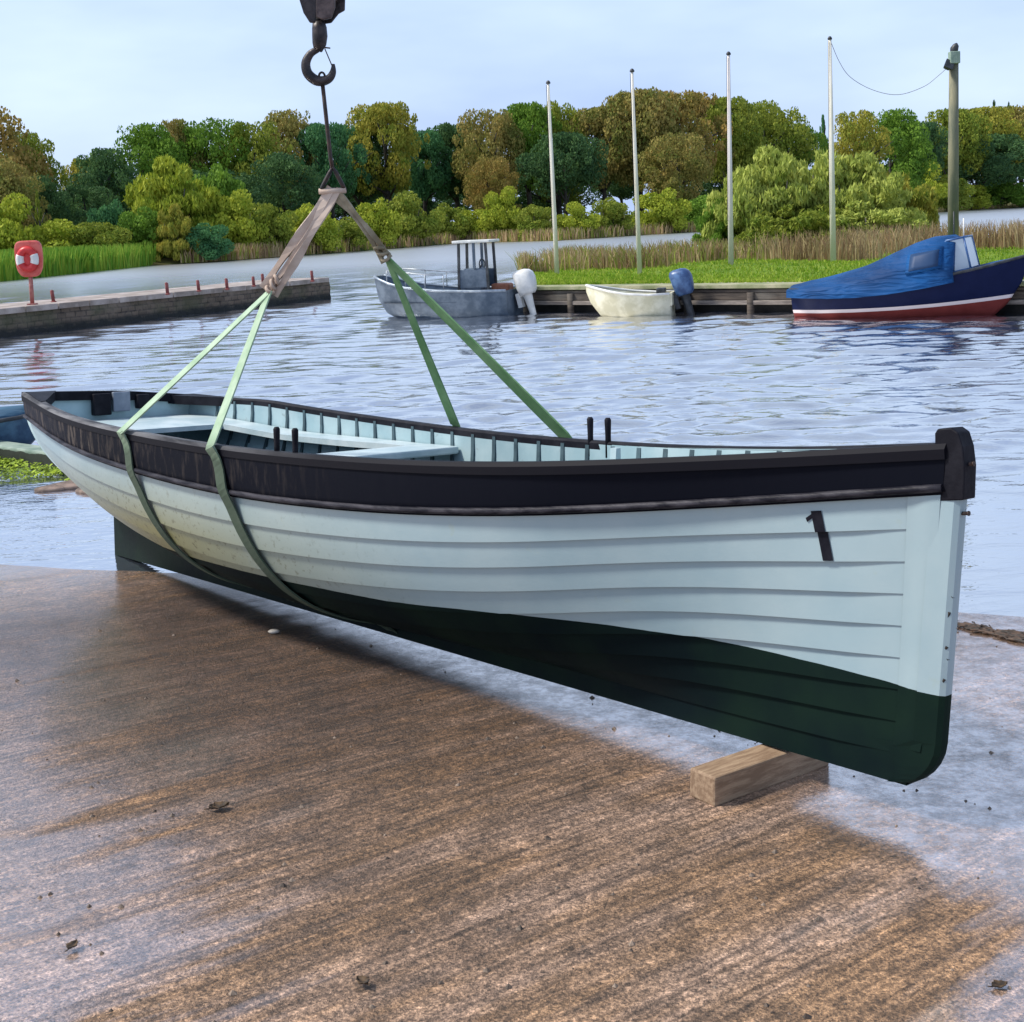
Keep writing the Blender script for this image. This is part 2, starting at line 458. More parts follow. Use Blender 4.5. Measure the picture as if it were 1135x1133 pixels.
for x0, w in ((2.24, .23), (3.55, .21)):
    yo = min(inner_y(x0 / 5.2, ZB), inner_y((x0 + w) / 5.2, ZB)); z0 = ZB - (.0 if x0 < 3 else .04)
    mb = MB(); mb.box((x0 + w / 2, 0, z0 - .012), (w, 2 * yo, .034)); mb.build('thwart', M_bench, skiff, bevel=.008)
    for side in ((-1, 1) if x0 > 3 else ()):
        mb = MB(); yk = side * (yo - .02)
        mb.prism([(0, 0), (.11, 0), (.03, .035), (.022, .115), (0, .115)], 1, lambda a, b, t, yk=yk, side=side, x0=x0, w=w, z0=z0: Vector((x0 + w * .5 - .015 + t * .03, yk - side * a, z0 + .006 + b)))
        mb.build('thwart_knee', M_bench, skiff)
for k in range(5):
    mb = MB(); y0 = (k - 2) * .125; rows = []
    for x in np.linspace(1.1, 4.0, 12):
        wf = min(1, max(.02, inner_y(min(.99, x / 5.2), .15, 1, .06)) / .32)
        rows.append([Vector((x, (y0 - .055) * wf, .165)), Vector((x, (y0 + .055) * wf, .165)), Vector((x, (y0 + .055) * wf, .15)), Vector((x, (y0 - .055) * wf, .15))])
    mb.grid(rows, 0, False, close_u=True); mb.build('bottom_board', M_floor, skiff)
mb = MB()
for sgn in (-1, 1):
    pass
pts = [hullpt(s, sd, hull_edges(s, sd)[0], -.02) for sd in (-1, 1) for s in ((.93, .96, .985) if sd < 0 else (.985, .96, .93))]
n = len(pts); mb.add([p + Vector((0, 0, .004)) for p in pts] + [p + Vector((0, 0, -.03)) for p in pts],
       [tuple(range(n)), tuple(range(2 * n - 1, n - 1, -1))] + [(i, (i + 1) % n, n + (i + 1) % n, n + i) for i in range(n)])
mb.build('breasthook', M_black, skiff)
for side in (-1, 1):
    mb = MB(); zq = sheer(0.0, side)
    mb.prism([(.0, .0), (.0, .16), (.05, .14), (.34, .02), (.36, -.01)], 1, lambda a_, b_, t, side=side: Vector((a_, side * (cr(SK, BV, a_ / 5.2) - .004 - b_), sheer(a_ / 5.2, side) + .012 - .05 * t)))
    mb.build('quarter_knee', M_black, skiff)
# thole pins in pairs
for side, ss in ((-1, (.523, .545)), (1, (.655, .677))):
    for s in ss:
        zs = sheer(s, side); b = cr(SK, BV, s); x = s * 5.2
        mb = MB(); mb.lathe([(0, -.05), (.012, -.05), (.011, .03), (.0125, .075), (.013, .092), (.008, .1), (0, .1)], (x, side * (b - .02), zs), 10)
        mb.build('thole_pin', M_black, skiff)
# the painted figure 1 on the starboard bow, laid over the two upper planks
def on_hull(s, f):
    """f = 0 at the foot of the black strake, 1 and 2 at the next plank edges"""
    e = hull_edges(s, -1); j = int(min(f, 2.999)); fr = f - j
    return hullpt(s, -1, e[1 + j] + (e[2 + j] - e[1 + j]) * fr, lapw(s) * fr + .003)
mb = MB(); S1 = .9335; rows = []
for f in list(np.linspace(.30, .999, 10)) + [1.0005] + list(np.linspace(1.02, 1.97, 10)):
    c_ = S1 + .0075 * (f - .3) / 1.67; rows.append([on_hull(c_ - .0029, f), on_hull(c_ + .0029, f)])
mb.grid(rows, 0, False)
rows = []
for i in range(7):
    t_ = i / 6; rows.append([on_hull(S1 - .0055 + .004 * t_, .52 - .16 * t_), on_hull(S1 - .0045 + .004 * t_, .66 - .18 * t_)])
mb.grid(rows, 0, False)
mb.build('painted_number', worn('number_black', (.003, .003, .008, 1), (.008, .008, .014, 1), 30, .6, spec=.15), skiff, fixn=False)

def skw(p): return SKM @ Vector(p)

# ================================================================== slings and hook
def mat_sling(name, c1, c2, dark_z):
    t = NT(name); v = t.coord('Object'); x, y, z = t.sep(v)
    n = t.noise(v, 9, 5, .65); f = t.noise(v, 160, 2)
    c = t.mix(t.ramp(n, [(.35, 0), (.7, 1)]), c1, c2)
    wet = t.math('MULTIPLY', t.math('SUBTRACT', t.math('MULTIPLY_ADD', n, .16, dark_z - .08), z), 9, clamp=True)  # webbing goes darker below this height
    c = t.mix(t.math('MULTIPLY', wet, .86), c, (.016, .028, .018, 1))
    t.set(c, .75, spec=.25); t.bump(f, .35, .002); return t.mat
M_sling = mat_sling('green_webbing', (.25, .37, .24, 1), (.42, .52, .39, 1), .88)
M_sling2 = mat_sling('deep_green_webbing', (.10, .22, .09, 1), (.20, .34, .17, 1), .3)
M_strop = worn('tan_strop', (.40, .30, .235, 1), (.56, .45, .37, 1), 5, .8, .2, (1, 1, 1))
M_strop2 = worn('faded_strop', (.17, .14, .085, 1), (.36, .31, .22, 1), 6, .8, .2)

def ribbon(mb, pts, wid, thick, wdir):
    """a flat band through pts; wdir(i) is the direction of its width"""
    rows = []
    for i, p in enumerate(pts):
        p = Vector(p); t = (Vector(pts[min(i + 1, len(pts) - 1)]) - Vector(pts[max(i - 1, 0)])).normalized()
        w = Vector(wdir(i)); w = (w - t * w.dot(t)).normalized(); n = t.cross(w)
        ww = wid(i) if callable(wid) else wid
        rows.append([p + w * ww / 2 + n * thick / 2, p - w * ww / 2 + n * thick / 2, p - w * ww / 2 - n * thick / 2, p + w * ww / 2 - n * thick / 2])
    mb.grid(rows, 0, False, close_u=True)
    mb.add(rows[0], [(0, 1, 2, 3)]); mb.add(rows[-1], [(3, 2, 1, 0)])

APEX = at_y(370, 210, 5.46)
JL = at_y(298, 324, 5.42); JR = at_y(430, 288, 5.49)
FWD = (SKM.to_3x3() @ Vector((1, 0, 0))).normalized()
def hull_path(ss, sp):
    pts = []
    n = 46
    for side, rng in ((-1, np.linspace(1, 0, n)), (1, np.linspace(0, 1, n))):
        for f in rng:
            g = (f if side < 0 else f) ; along = (1 - f) / 2 if side < 0 else (1 + f) / 2
            s = ss + (sp - ss) * along; e = hull_edges(s, side)
            a = e[0] * f
            bulge = .038 if f > .985 else (.031 if a > e[1] - .01 and a < e[1] + .05 else .018)
            if f < .06:
                # round the keel
                p = Vector((s * 5.12, side * (.030 if f > 0.0 else .0), (cr(SK, RV, s)) * (f / .06) - .006))
            else: p = hullpt(s, side, a, bulge)
            pts.append(skw(p))
    for it in range(3):
        pts = [pts[0]] + [(pts[i - 1] + pts[i] * 2 + pts[i + 1]) / 4 for i in range(1, len(pts) - 1)] + [pts[-1]]
    return pts
def sling(name, ss, sp, width):
    root = empty(name, skw((ss * 5.2, 0, 0)))
    inv = root.matrix_world.inverted_safe() if False else Matrix.Translation(-root.location)
    path = hull_path(ss, sp)
    L_ = [JL + (path[0] - JL) * t for t in np.linspace(0, .985, 12)]
    R_ = [path[-1] + (JR - path[-1]) * t for t in np.linspace(.015, 1, 12)]
    def W(k, n, lo, hi): return lo + (hi - lo) * min(1, k / n)
    mb = MB(); ribbon(mb, [inv @ p for p in L_ + path[:2]], lambda i: W(i, 7, width * .75, width), .006, lambda i: FWD + Vector((0, 0, .15)))
    a = mb.build('near_leg', M_sling, root)
    mb = MB(); ribbon(mb, [inv @ p for p in path], width, .006, lambda i: FWD)
    b = mb.build('hull_band', M_sling, root)
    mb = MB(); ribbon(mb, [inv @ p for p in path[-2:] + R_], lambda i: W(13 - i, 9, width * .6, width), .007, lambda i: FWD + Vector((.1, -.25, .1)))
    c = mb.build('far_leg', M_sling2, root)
    return root
s1 = sling('lifting_sling', .302, .452, .062)
tag(s1, 'green webbing sling round the after part of the skiff, the one nearer its stern', 'sling', 'green slings round the skiff')
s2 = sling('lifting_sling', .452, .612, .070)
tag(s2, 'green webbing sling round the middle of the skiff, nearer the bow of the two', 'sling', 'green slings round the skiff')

def strop(label, J, w, mt, n, spread):
    root = empty('lifting_strop', APEX); mb = None
    d = (J - APEX)
    for k in range(n):
        o = (k - (n - 1) / 2) * spread
        side = Vector((d.z, 0, -d.x)).normalized()
        a = side * o * .5 + Vector((0, .004 * k, 0)); b = d + side * o + Vector((0, .003 * k, 0))
        pts = [a + (b - a) * t + side * (.012 * sin(t * 5 + k * 2)) * (k % 2) for t in np.linspace(0, 1, 14)]
        mb = MB(); ribbon(mb, pts, lambda i: w * (.8 + .2 * sin(i * .9 + k)), .012, lambda i: side + Vector((0, .35 * sin(i * .6 + k), 0)))
        mb.build('strand', mt, root)
    # choke knot round the slings
    mb = MB()
    for k in range(3):
        c = d + (-d).normalized() * (.015 + .022 * k); ax = d.normalized(); u = ax.cross(Vector((0, 1, 0))).normalized(); v = ax.cross(u)
        mb.tube([c + (u * cos(q) + v * sin(q)) * (.019 - .002 * k) + ax * .012 * sin(q + k) for q in np.linspace(0, 2 * pi, 15)], .0075, 7)
    mb.build('choke_knot', mt, root)
    tag(root, label, 'strop', 'strops between the wire and the slings')
strop('thick tan strop of several strands running down left from the wire', JL, .036, M_strop, 3, .030)
strop('thin brownish strop running down right from the wire to the far green bands', JR, .024, M_strop2, 2, .030)
mb = MB()
ldir = (JL - APEX).normalized(); rdir = (JR - APEX).normalized()
lw = empty('lifting_wire', APEX)
HK = at_y(357, 88, 5.46)            # bottom of the hook bowl
d = HK - APEX
mb.tube([Vector((0, 0, .075)), d * .3, d * .7, d + Vector((0, 0, -.004))], .0085, 8); mb.build('wire_rope', M_iron, lw)
mb = MB(); mb.tube([Vector((-.055, 0, -.01)), Vector((-.045, 0, .015)), Vector((-.012, 0, .07)), Vector((0, 0, .09)), Vector((.012, 0, .07)), Vector((.035, 0, .02)), Vector((.045, 0, -.005))], .009, 8)
mb.build('shackle', M_iron, lw)
mb = MB(); mb.tube([Vector((-.062, 0, -.006)), Vector((.05, 0, -.006))], .012, 8); mb.build('shackle_pin', M_strop, lw)
mb = MB(); mb.tube([d + Vector((.012 * cos(q), .0, .012 + .016 * sin(q))) for q in np.linspace(0, 2 * pi, 14)], .005, 6, cap=False); mb.build('wire_eye', M_iron, lw)
tag(lw, 'black lifting wire with an eye hanging from the hook above the strops', 'wire')

M_block = worn('oily_crane_steel', (.010, .009, .012, 1), (.05, .04, .04, 1), 18, .45, .3, metal=.3)
M_brown = worn('brown_block_plate', (.05, .035, .035, 1), (.12, .09, .085, 1), 20, .5, .3, metal=.2)
hk = empty('crane_hook_block', HK)
u = .00377                          # metres per photo pixel at this distance
def hp(px, py, dy=0): return at_y(px, py, 5.46 + dy) - HK
mb = MB()
pts = [(352, 55), (344, 60), (339, 70), (341, 81), (349, 88.5), (357, 90), (365, 87), (369, 80), (369.5, 71)]
def cm1(P, m=5):
    out = []
    for i in range(len(P) - 1):
        p0, p1, p2, p3 = (np.array(P[j], float) for j in (max(0, i - 1), i, i + 1, min(len(P) - 1, i + 2)))
        for k in range(m):
            t = k / m; out.append(.5 * (2 * p1 + (p2 - p0) * t + (2 * p0 - 5 * p1 + 4 * p2 - p3) * t * t + (3 * p1 - p0 - 3 * p2 + p3) * t ** 3))
    return out + [np.array(P[-1], float)]
hpts = cm1([p + (r,) for p, r in zip(pts, (3.4, 4.2, 5.0, 5.4, 5.6, 5.4, 4.6, 3.6, 1.6))])
mb.tube([hp(q[0], q[1]) for q in hpts], [q[2] * u for q in hpts], 14, up=(0, 1, 0)); mb.build('hook', M_block, hk)
mb = MB(); mb.bar(hp(360, 54), hp(368, 73), .004, .010, up=(0, 1, 0)); mb.bar(hp(354, 52), hp(366, 53.5), .005, .012, up=(0, 1, 0)); mb.build('hook_latch', M_iron, hk)
mb = MB(); mb.tube([hp(353, 24), hp(354, 31), hp(354.5, 40), hp(354, 49), hp(352.5, 57)], [6.5 * u, 8 * u, 8.4 * u, 7.6 * u, 4.4 * u], 12); mb.build('swivel', M_block, hk)
mb = MB(); mb.tube([hp(354, 19), hp(354, 26)], 5.2 * u, 10); mb.build('swivel_shank', M_railgrey, hk)
def plate(name, outl, y0, y1, mt):
    mb = MB(); mb.prism(outl, 1, lambda x, y, t: hp(x, y, 0) + Vector((0, y0 + (y1 - y0) * t, 0))); mb.build(name, mt, hk, bevel=.004)
plate('cheek_plate', [(335, 2), (340, 18), (347, 27), (366, 24), (374, 14), (381, 10), (382, -24), (374, -40), (346, -40), (336, -24)], .03, .045, M_block)
plate('cheek_plate', [(333, 0), (338, 16), (345, 27), (351, 27), (353, 12), (352, -40), (344, -40), (334, -24)], -.045, -.03, M_block)
plate('side_cover', [(352, 0), (352, 21), (360, 24), (369, 22), (373, 10), (373, -36), (352, -36)], -.047, -.032, M_brown)
mb = MB(); mb.lathe([(0, -.028), (.075, -.028), (.08, -.018), (.062, 0), (.08, .018), (.075, .028), (0, .028)], hp(358, -14), 24, rot=Matrix.Rotation(pi / 2, 3, 'X')); mb.build('sheave', M_iron, hk)
mb = MB(); mb.tube([hp(358, -14, -.055), hp(358, -14, .055)], .016, 12); mb.build('axle', M_railgrey, hk)
for px in (340, 376):
    mb = MB(); a = hp(px, -14); mb.tube([a, a + Vector((0, 0, 1.2))], .006, 8); mb.build('hoist_rope', M_iron, hk)
tag(hk, 'dark crane hook block with brown side plate hanging above everything', 'crane hook')

# ================================================================== slipway, water, sky
NX, NY, NC = .3245, .946, 5.81
def slip_z(x, y):
    d = NX * x + NY * y - NC
    return -.057 * d if d < 0 else -.07 * d
def mat_slip():
    t = NT('wet_slip_concrete'); v = t.coord('Object'); x, y, z = t.sep(v)
    # brushed streaks run along the brush direction
    s1 = t.noise(t.along(radians(38), 1.6, .24), 1.2, 5, .6); brush = t.noise(t.along(radians(38), .30, .018), 1.0, 3, .6)
    broad = t.noise(v, .55, 4, .55); med = t.noise(v, 2.3, 5, .6); mot = t.noise(v, 11, 5, .65)
    agg = t.noise(v, 150, 3, .7); agg2 = t.noise(v, 45, 4, .7)
    vor = t.node('ShaderNodeTexVoronoi'); vor.inputs['Scale'].default_value = 170; t.link(v, vor.inputs['Vector'])
    cellc = t.sep(vor.outputs['Color'])[0]
    base = t.mix(t.ramp(broad, [(.32, 0), (.68, 1)]), (.255, .140, .066, 1), (.30, .180, .100, 1))
    base = t.mix(t.ramp(s1, [(.40, 0), (.62, 1)]), base, (.40, .265, .19, 1))
    base = t.mix(t.ramp(med, [(.55, 0), (.75, .55)]), base, (.09, .048, .022, 1))
    agg3 = t.noise(v, 60, 2, .6)
    sp = t.math('ADD', t.math('MULTIPLY_ADD', t.math('SUBTRACT', agg, .5), 2.0, .5), t.math('ADD', t.math('MULTIPLY', t.math('SUBTRACT', agg3, .5), 1.4), t.math('MULTIPLY', t.math('SUBTRACT', cellc, .5), .45)))
    base = t.mix(1.0, base, t.ramp(sp, [(.05, .30), (.45, .80), (.62, 1.05), (.98, 1.9)]), 'MULTIPLY')
    base = t.mix(1.0, base, t.ramp(brush, [(.32, .48), (.5, .98), (.68, 1.45)]), 'MULTIPLY')
    base = t.mix(1.0, base, t.ramp(mot, [(.30, .55), (.5, .95), (.70, 1.35)]), 'MULTIPLY')
    # shade of the skiff painted dark into the concrete on its near side, running water under its keel
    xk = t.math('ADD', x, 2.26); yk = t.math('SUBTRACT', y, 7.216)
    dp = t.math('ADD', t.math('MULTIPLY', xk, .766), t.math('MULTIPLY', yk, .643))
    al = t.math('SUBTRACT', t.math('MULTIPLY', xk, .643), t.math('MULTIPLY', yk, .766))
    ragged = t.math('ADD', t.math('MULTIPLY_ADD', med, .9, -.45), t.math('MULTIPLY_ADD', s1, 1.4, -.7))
    hull_shade = t.math('MULTIPLY', t.math('MULTIPLY', t.math('ADD', t.math('ADD', dp, 2.1), t.math('MULTIPLY', ragged, .8)), 1.1, clamp=True), t.math('MULTIPLY', t.math('MULTIPLY', t.math('SUBTRACT', 5.4, al), .45, clamp=True), t.math('MULTIPLY', t.math('ADD', al, t.math('MULTIPLY_ADD', ragged, .6, -.25)), 1.1, clamp=True)))
    base = t.mix(t.math('MULTIPLY', hull_shade, .85), base, t.mix(1.0, base, (.15, .115, .095, 1), 'MULTIPLY'))
    under = t.math('MULTIPLY', t.math('ADD', t.math('ADD', dp, t.math('MULTIPLY_ADD', al, .07, -.06)), t.math('MULTIPLY', ragged, .12)), 5.0, clamp=True)
    # wet film: near the loch, to the right, in streaks on the left, a patch under the bow
    e = t.math('ADD', t.math('ADD', t.math('MULTIPLY', x, NX), t.math('MULTIPLY', y, NY)), -NC)
    nearw = t.math('MULTIPLY_ADD', e, 1.1, 1.5)
    right = t.math('MULTIPLY_ADD', t.math('SUBTRACT', x, t.math('MULTIPLY', y, .32)), 2.4, .70)
    left = t.math('MULTIPLY_ADD', t.math('SUBTRACT', t.math('MULTIPLY', x, -1), t.math('MULTIPLY', y, .10)), 1.3, -.40)
    damp = t.math('ADD', t.math('MAXIMUM', t.math('MAXIMUM', nearw, right), left), t.math('MULTIPLY_ADD', s1, 4.6, -2.3))
    damp = t.math('ADD', damp, t.math('MULTIPLY_ADD', med, 1.0, -.5))
    wet = t.math('MAXIMUM', t.math('MULTIPLY', t.ramp(damp, [(.1, 0), (.9, 1)]), t.math('MULTIPLY_ADD', hull_shade, -.55, 1.0)), t.math('MULTIPLY', under, .95))
    wetc = t.mix(1.0, base, (1.15, 1.15, 1.2, 1), 'MULTIPLY')
    c = t.mix(wet, base, wetc)
    t.set(c, t.math('MULTIPLY_ADD', wet, -.42, .62), spec=.5)
    grain = t.math('ADD', t.math('MULTIPLY', agg, .9), t.math('ADD', t.math('MULTIPLY', agg2, .7), t.math('MULTIPLY', s1, 1.2)))
    bn = t.bump(grain, .8, .014)
    # the standing film itself
    gl = t.node('ShaderNodeBsdfGlossy'); gl.inputs['Color'].default_value = (1, .955, .95, 1); gl.inputs['Roughness'].default_value = .14
    b2 = t.node('ShaderNodeBump'); b2.inputs['Strength'].default_value = .11; b2.inputs['Distance'].default_value = .006
    t.link(t.math('ADD', agg2, t.math('MULTIPLY', s1, 1.0)), b2.inputs['Height']); t.link(b2.outputs[0], gl.inputs['Normal'])
    fr = t.node('ShaderNodeFresnel'); fr.inputs['IOR'].default_value = 4.0
    fac = t.math('MULTIPLY', fr.outputs[0], t.math('MULTIPLY', wet, t.ramp(t.math('ADD', t.math('MULTIPLY', agg, .55), t.math('MULTIPLY', med, .45)), [(.38, .35), (.58, 1)])))
    bx = t.math('SUBTRACT', x, 1.05); by = t.math('SUBTRACT', y, 3.25)
    bowp = t.math('SUBTRACT', 1.0, t.math('ADD', t.math('MULTIPLY', t.math('MULTIPLY', bx, bx), 6.0), t.math('MULTIPLY', t.math('MULTIPLY', by, by), 13.0)))
    bowp = t.math('MULTIPLY', t.math('ADD', bowp, t.math('MULTIPLY', ragged, .8)), 2.2, clamp=True)
    shore_l = t.math('MULTIPLY', t.math('ADD', t.math('MULTIPLY_ADD', e, 1.15, 1.55), t.math('MULTIPLY', ragged, 1.3), clamp=True), t.math('MULTIPLY', t.math('SUBTRACT', .70, al), 1.3, clamp=True))
    pool = t.math('MULTIPLY', t.math('MAXIMUM', shore_l, t.math('MAXIMUM', under, bowp)), t.ramp(t.math('ADD', t.math('MULTIPLY', mot, .6), t.math('MULTIPLY', agg2, .4)), [(.36, .16), (.60, .58)]))
    fac = t.math('MAXIMUM', t.math('MAXIMUM', fac, pool), t.math('MULTIPLY', shore_l, .55))
    mx = t.node('ShaderNodeMixShader'); t.link(fac, mx.inputs[0]); t.link(t.p.outputs[0], mx.inputs[1]); t.link(gl.outputs[0], mx.inputs[2])
    t.link(mx.outputs[0], t.out.inputs['Surface'])
    return t.mat
xs = np.r_[-60, -30, np.linspace(-9, 9, 91), 30, 60]; ys = np.r_[-60, -20, -6, np.linspace(-1, 11, 73), 16]
mb = MB(); rows = []
for yy in ys:
    rows.append([Vector((xx, yy, slip_z(xx, yy) + .004 * sin(xx * 2.1 + yy) * sin(yy * 1.7))) for xx in xs])
mb.grid(rows, 0, True)
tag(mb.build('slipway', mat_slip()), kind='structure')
mb = MB(); mb.add([(-2500, -2500, -2.2), (2500, -2500, -2.2), (2500, 2500, -2.2), (-2500, 2500, -2.2)], [(0, 1, 2, 3)])
M_bed = worn('lake_bed_silt', (.04, .04, .035, 1), (.07, .065, .05, 1), .3, .8)
tag(mb.build('lake_bed', M_bed), kind='structure')

def mat_water():
    t = NT('loch_water'); v = t.coord('Object'); 
    vs = t.coord('Object', (.45, 1.0, 1), (0, 0, radians(6)))
    n1 = t.noise(vs, 4.5, 4, .6, .4); n2 = t.noise(vs, 15, 3, .6)
    x, y, z = t.sep(t.coord('Object'))
    dist = t.math('SQRT', t.math('ADD', t.math('MULTIPLY', x, x), t.math('MULTIPLY', y, y)))
    rough = t.math('MULTIPLY_ADD', t.math('SUBTRACT', dist, 26.0), .007, .03)
    rough = t.math('MINIMUM', t.math('MAXIMUM', rough, .03), .32)
    dk = t.node('ShaderNodeBsdfPrincipled'); dk.inputs['Base Color'].default_value = (.07, .08, .11, 1); dk.inputs['IOR'].default_value = 2.4
    t.link(rough, dk.inputs['Roughness']); ms = t.node('ShaderNodeMixShader'); ms.inputs[0].default_value = .34
    t.link(t.p.outputs[0], ms.inputs[1]); t.link(dk.outputs[0], ms.inputs[2]); t.link(ms.outputs[0], t.out.inputs['Surface'])
    t.set((1.0, .975, .95, 1), rough, 1.0, .5); t.p.inputs['IOR'].default_value = 2.2
    t.bump(t.math('ADD', n1, t.math('MULTIPLY', n2, .3)), .30, .03)
    for l_ in list(t.p.inputs['Normal'].links): t.link(l_.from_socket, dk.inputs['Normal'])
    return t.mat
nr, nc = 1250, 430
rr = 4.6 * (420 / 4.6) ** (np.linspace(0, 1, nr)); th = np.radians(np.linspace(-38, 38, nc))
Rr, Th = np.meshgrid(rr, th, indexing='ij'); X = Rr * np.sin(Th); Y = Rr * np.cos(Th); Z = np.zeros_like(X)
gs = np.maximum(Rr * (math.log(420 / 4.6) / nr), .035)
wr = np.random.default_rng(5)
for k in range(110):
    lam = .16 * (6.0) ** wr.random(); ang = radians(-94 + wr.normal() * 21)
    kx, ky = 2 * pi / lam * cos(ang), 2 * pi / lam * sin(ang)
    amp = .0043 * lam ** .8 * (.6 + .8 * wr.random())
    Z += amp * np.clip((lam / gs - 3.0) / 3, 0, 1) * np.sin(kx * X + ky * Y + wr.random() * 2 * pi)
gust = .55 + .45 * np.sin(X * .33 + Y * .11 + 1) * np.sin(Y * .23 - X * .07)
edge = np.clip((NX * X + NY * Y - NC - 1.7) / 3.4, 0, 1) ** 1.1
Z = np.sign(Z) * np.abs(Z) * (.35 + .65 * gust) * (.03 + .97 * edge)
me = bpy.data.meshes.new('water')
vs_ = np.stack([X, Y, Z], -1).reshape(-1, 3)
ii = (np.arange(nr - 1)[:, None] * nc + np.arange(nc - 1)[None]).ravel()
fc = np.stack([ii, ii + 1, ii + nc + 1, ii + nc], -1)
nv = len(vs_)
far = [(rr[-1] * sin(a) * 6, rr[-1] * cos(a) * 6, 0) for a in th]
me.from_pydata(vs_.tolist() + far, [], fc.tolist() + [(nv - nc + j, nv - nc + j + 1, nv + j + 1, nv + j) for j in range(nc - 1)])
me.polygons.foreach_set('use_smooth', [True] * len(me.polygons)); me.update()
M_water = mat_water(); me.materials.append(M_water)
wo = bpy.data.objects.new('water', me); COL.objects.link(wo); tag(wo, kind='structure')

SUN_EL, SUN_AZ = radians(50), radians(-88)   # azimuth from +Y towards +X
w = bpy.data.worlds.new('World'); scene.world = w; w.use_nodes = True
nt = w.node_tree; bg = nt.nodes['Background']
sky = nt.nodes.new('ShaderNodeTexSky'); sky.sky_type = 'NISHITA'; sky.sun_disc = False
sky.sun_elevation = SUN_EL; sky.sun_rotation = SUN_AZ; sky.air_density = 1.2; sky.dust_density = 2.0
tc = nt.nodes.new('ShaderNodeTexCoord'); mp = nt.nodes.new('ShaderNodeMapping'); mp.inputs['Scale'].default_value = (1, 1, 3.2)
nz = nt.nodes.new('ShaderNodeTexNoise'); nz.inputs['Scale'].default_value = 2.3; nz.inputs['Detail'].default_value = 5; nz.inputs['Roughness'].default_value = .5
cr_ = nt.nodes.new('ShaderNodeValToRGB')
cr_.color_ramp.elements[0].position = .35; cr_.color_ramp.elements[0].color = (3.5, 4.7, 7.6, 1)
cr_.color_ramp.elements[1].position = .68; cr_.color_ramp.elements[1].color = (5.9, 7.2, 9.2, 1)
mx = nt.nodes.new('ShaderNodeMix'); mx.data_type = 'RGBA'; mx.inputs[0].default_value = .82
L = nt.links.new
L(tc.outputs['Generated'], mp.inputs['Vector']); L(mp.outputs[0], nz.inputs['Vector']); L(nz.outputs['Fac'], cr_.inputs['Fac'])
L(sky.outputs[0], mx.inputs[6]); L(cr_.outputs[0], mx.inputs[7])
sz = nt.nodes.new('ShaderNodeSeparateXYZ'); L(tc.outputs['Generated'], sz.inputs[0])
ov = nt.nodes.new('ShaderNodeMapRange'); ov.inputs['From Min'].default_value = .22; ov.inputs['From Max'].default_value = .75
ov.inputs['To Min'].default_value = 1.0; ov.inputs['To Max'].default_value = .68; L(sz.outputs[2], ov.inputs['Value'])
m2 = nt.nodes.new('ShaderNodeMix'); m2.data_type = 'RGBA'; m2.blend_type = 'MULTIPLY'; m2.inputs[0].default_value = 1.0
L(mx.outputs[2], m2.inputs[6]); L(ov.outputs[0], m2.inputs[7]); L(m2.outputs[2], bg.inputs['Color'])
bg.inputs['Strength'].default_value = .1
sl = bpy.data.lights.new('sun', 'SUN'); sl.energy = 3.4; sl.angle = radians(10); sl.color = (1, .95, .86)
so = bpy.data.objects.new('sun', sl); COL.objects.link(so)
sd = Vector((sin(SUN_AZ) * cos(SUN_EL), cos(SUN_AZ) * cos(SUN_EL), sin(SUN_EL)))
so.rotation_euler = sd.to_track_quat('Z', 'Y').to_euler(); so.location = sd * 50
vsn = scene.view_settings; vsn.view_transform = 'Standard'; vsn.look = 'None'; vsn.gamma = 1; vsn.exposure = .55

# timber under the forefoot
M_tim = worn('sawn_timber', (.22, .14, .085, 1), (.36, .25, .16, 1), 5, .75, .35, (2, 14, 14))
a = at(778, 886, slip_z(.55, 3.3)); b = at(905, 842, slip_z(.9, 3.7))
a.z = slip_z(a.x, a.y); b.z = slip_z(b.x, b.y)
mb = MB(); Lb = (b - a).length
mb.box((Lb / 2, 0, .042), (Lb, .098, .084))
tb = mb.build('timber_baulk', M_tim, bevel=.006)
tb.location = a; tb.rotation_euler = (0, atan2(-(b.z - a.z), Lb), atan2(b.y - a.y, b.x - a.x))
tag(tb, 'short squared brown timber lying on the slipway under the skiff bow', 'timber')

# ================================================================== small things on the slipway
M_leaf = worn('dead_leaf', (.02, .012, .006, 1), (.09, .05, .02, 1), 60, .7)
def leaf(px, py, size, rz, label):
    p = at(px, py, .15); p.z = slip_z(p.x, p.y)
    p = at(px, py, p.z); p.z = slip_z(p.x, p.y) + .008
    mb = MB(); n = 9; rows = []
    for i in range(n):
        t = i / (n - 1); wd = sin(pi * t ** .8) * .36 * (1 + .25 * sin(t * 19))
        rows.append([Vector(((t - .5), wd * k, .16 * k * k + .18 * (t - .5) ** 2 - .02)) * size for k in (-1, -.5, 0, .5, 1)])
    mb.grid(rows, 0, True); mb.tube([Vector((-.75, .03, .05)) * size, Vector((-.5, 0, .02)) * size], size * .02, 5)
    o = mb.build('dead_leaf', M_leaf, solid=.0015); o.location = p; o.rotation_euler = (0, 0, rz)
    tag(o, label, 'leaf', 'dead leaves on the slipway')
leaf(243, 898, .055, .4, 'curled dark leaf on the brown concrete left of the middle foreground')
leaf(81, 1054, .034, 1.3, 'small dark dead leaf in the lower left corner of the slipway')
leaf(402, 1094, .036, 2.4, 'small brown dead leaf near the bottom edge, left of centre')
leaf(1108, 1098, .034, .2, 'dark dead leaf in the lower right corner of the slipway')
p = at(304, 707, .04)
mb = MB(); mb.lathe([(0, -.01), (.016, -.006), (.020, .002), (.014, .010), (0, .013)], (0, 0, 0), 10, rot=Matrix.Diagonal((1.3, .9, .8)))
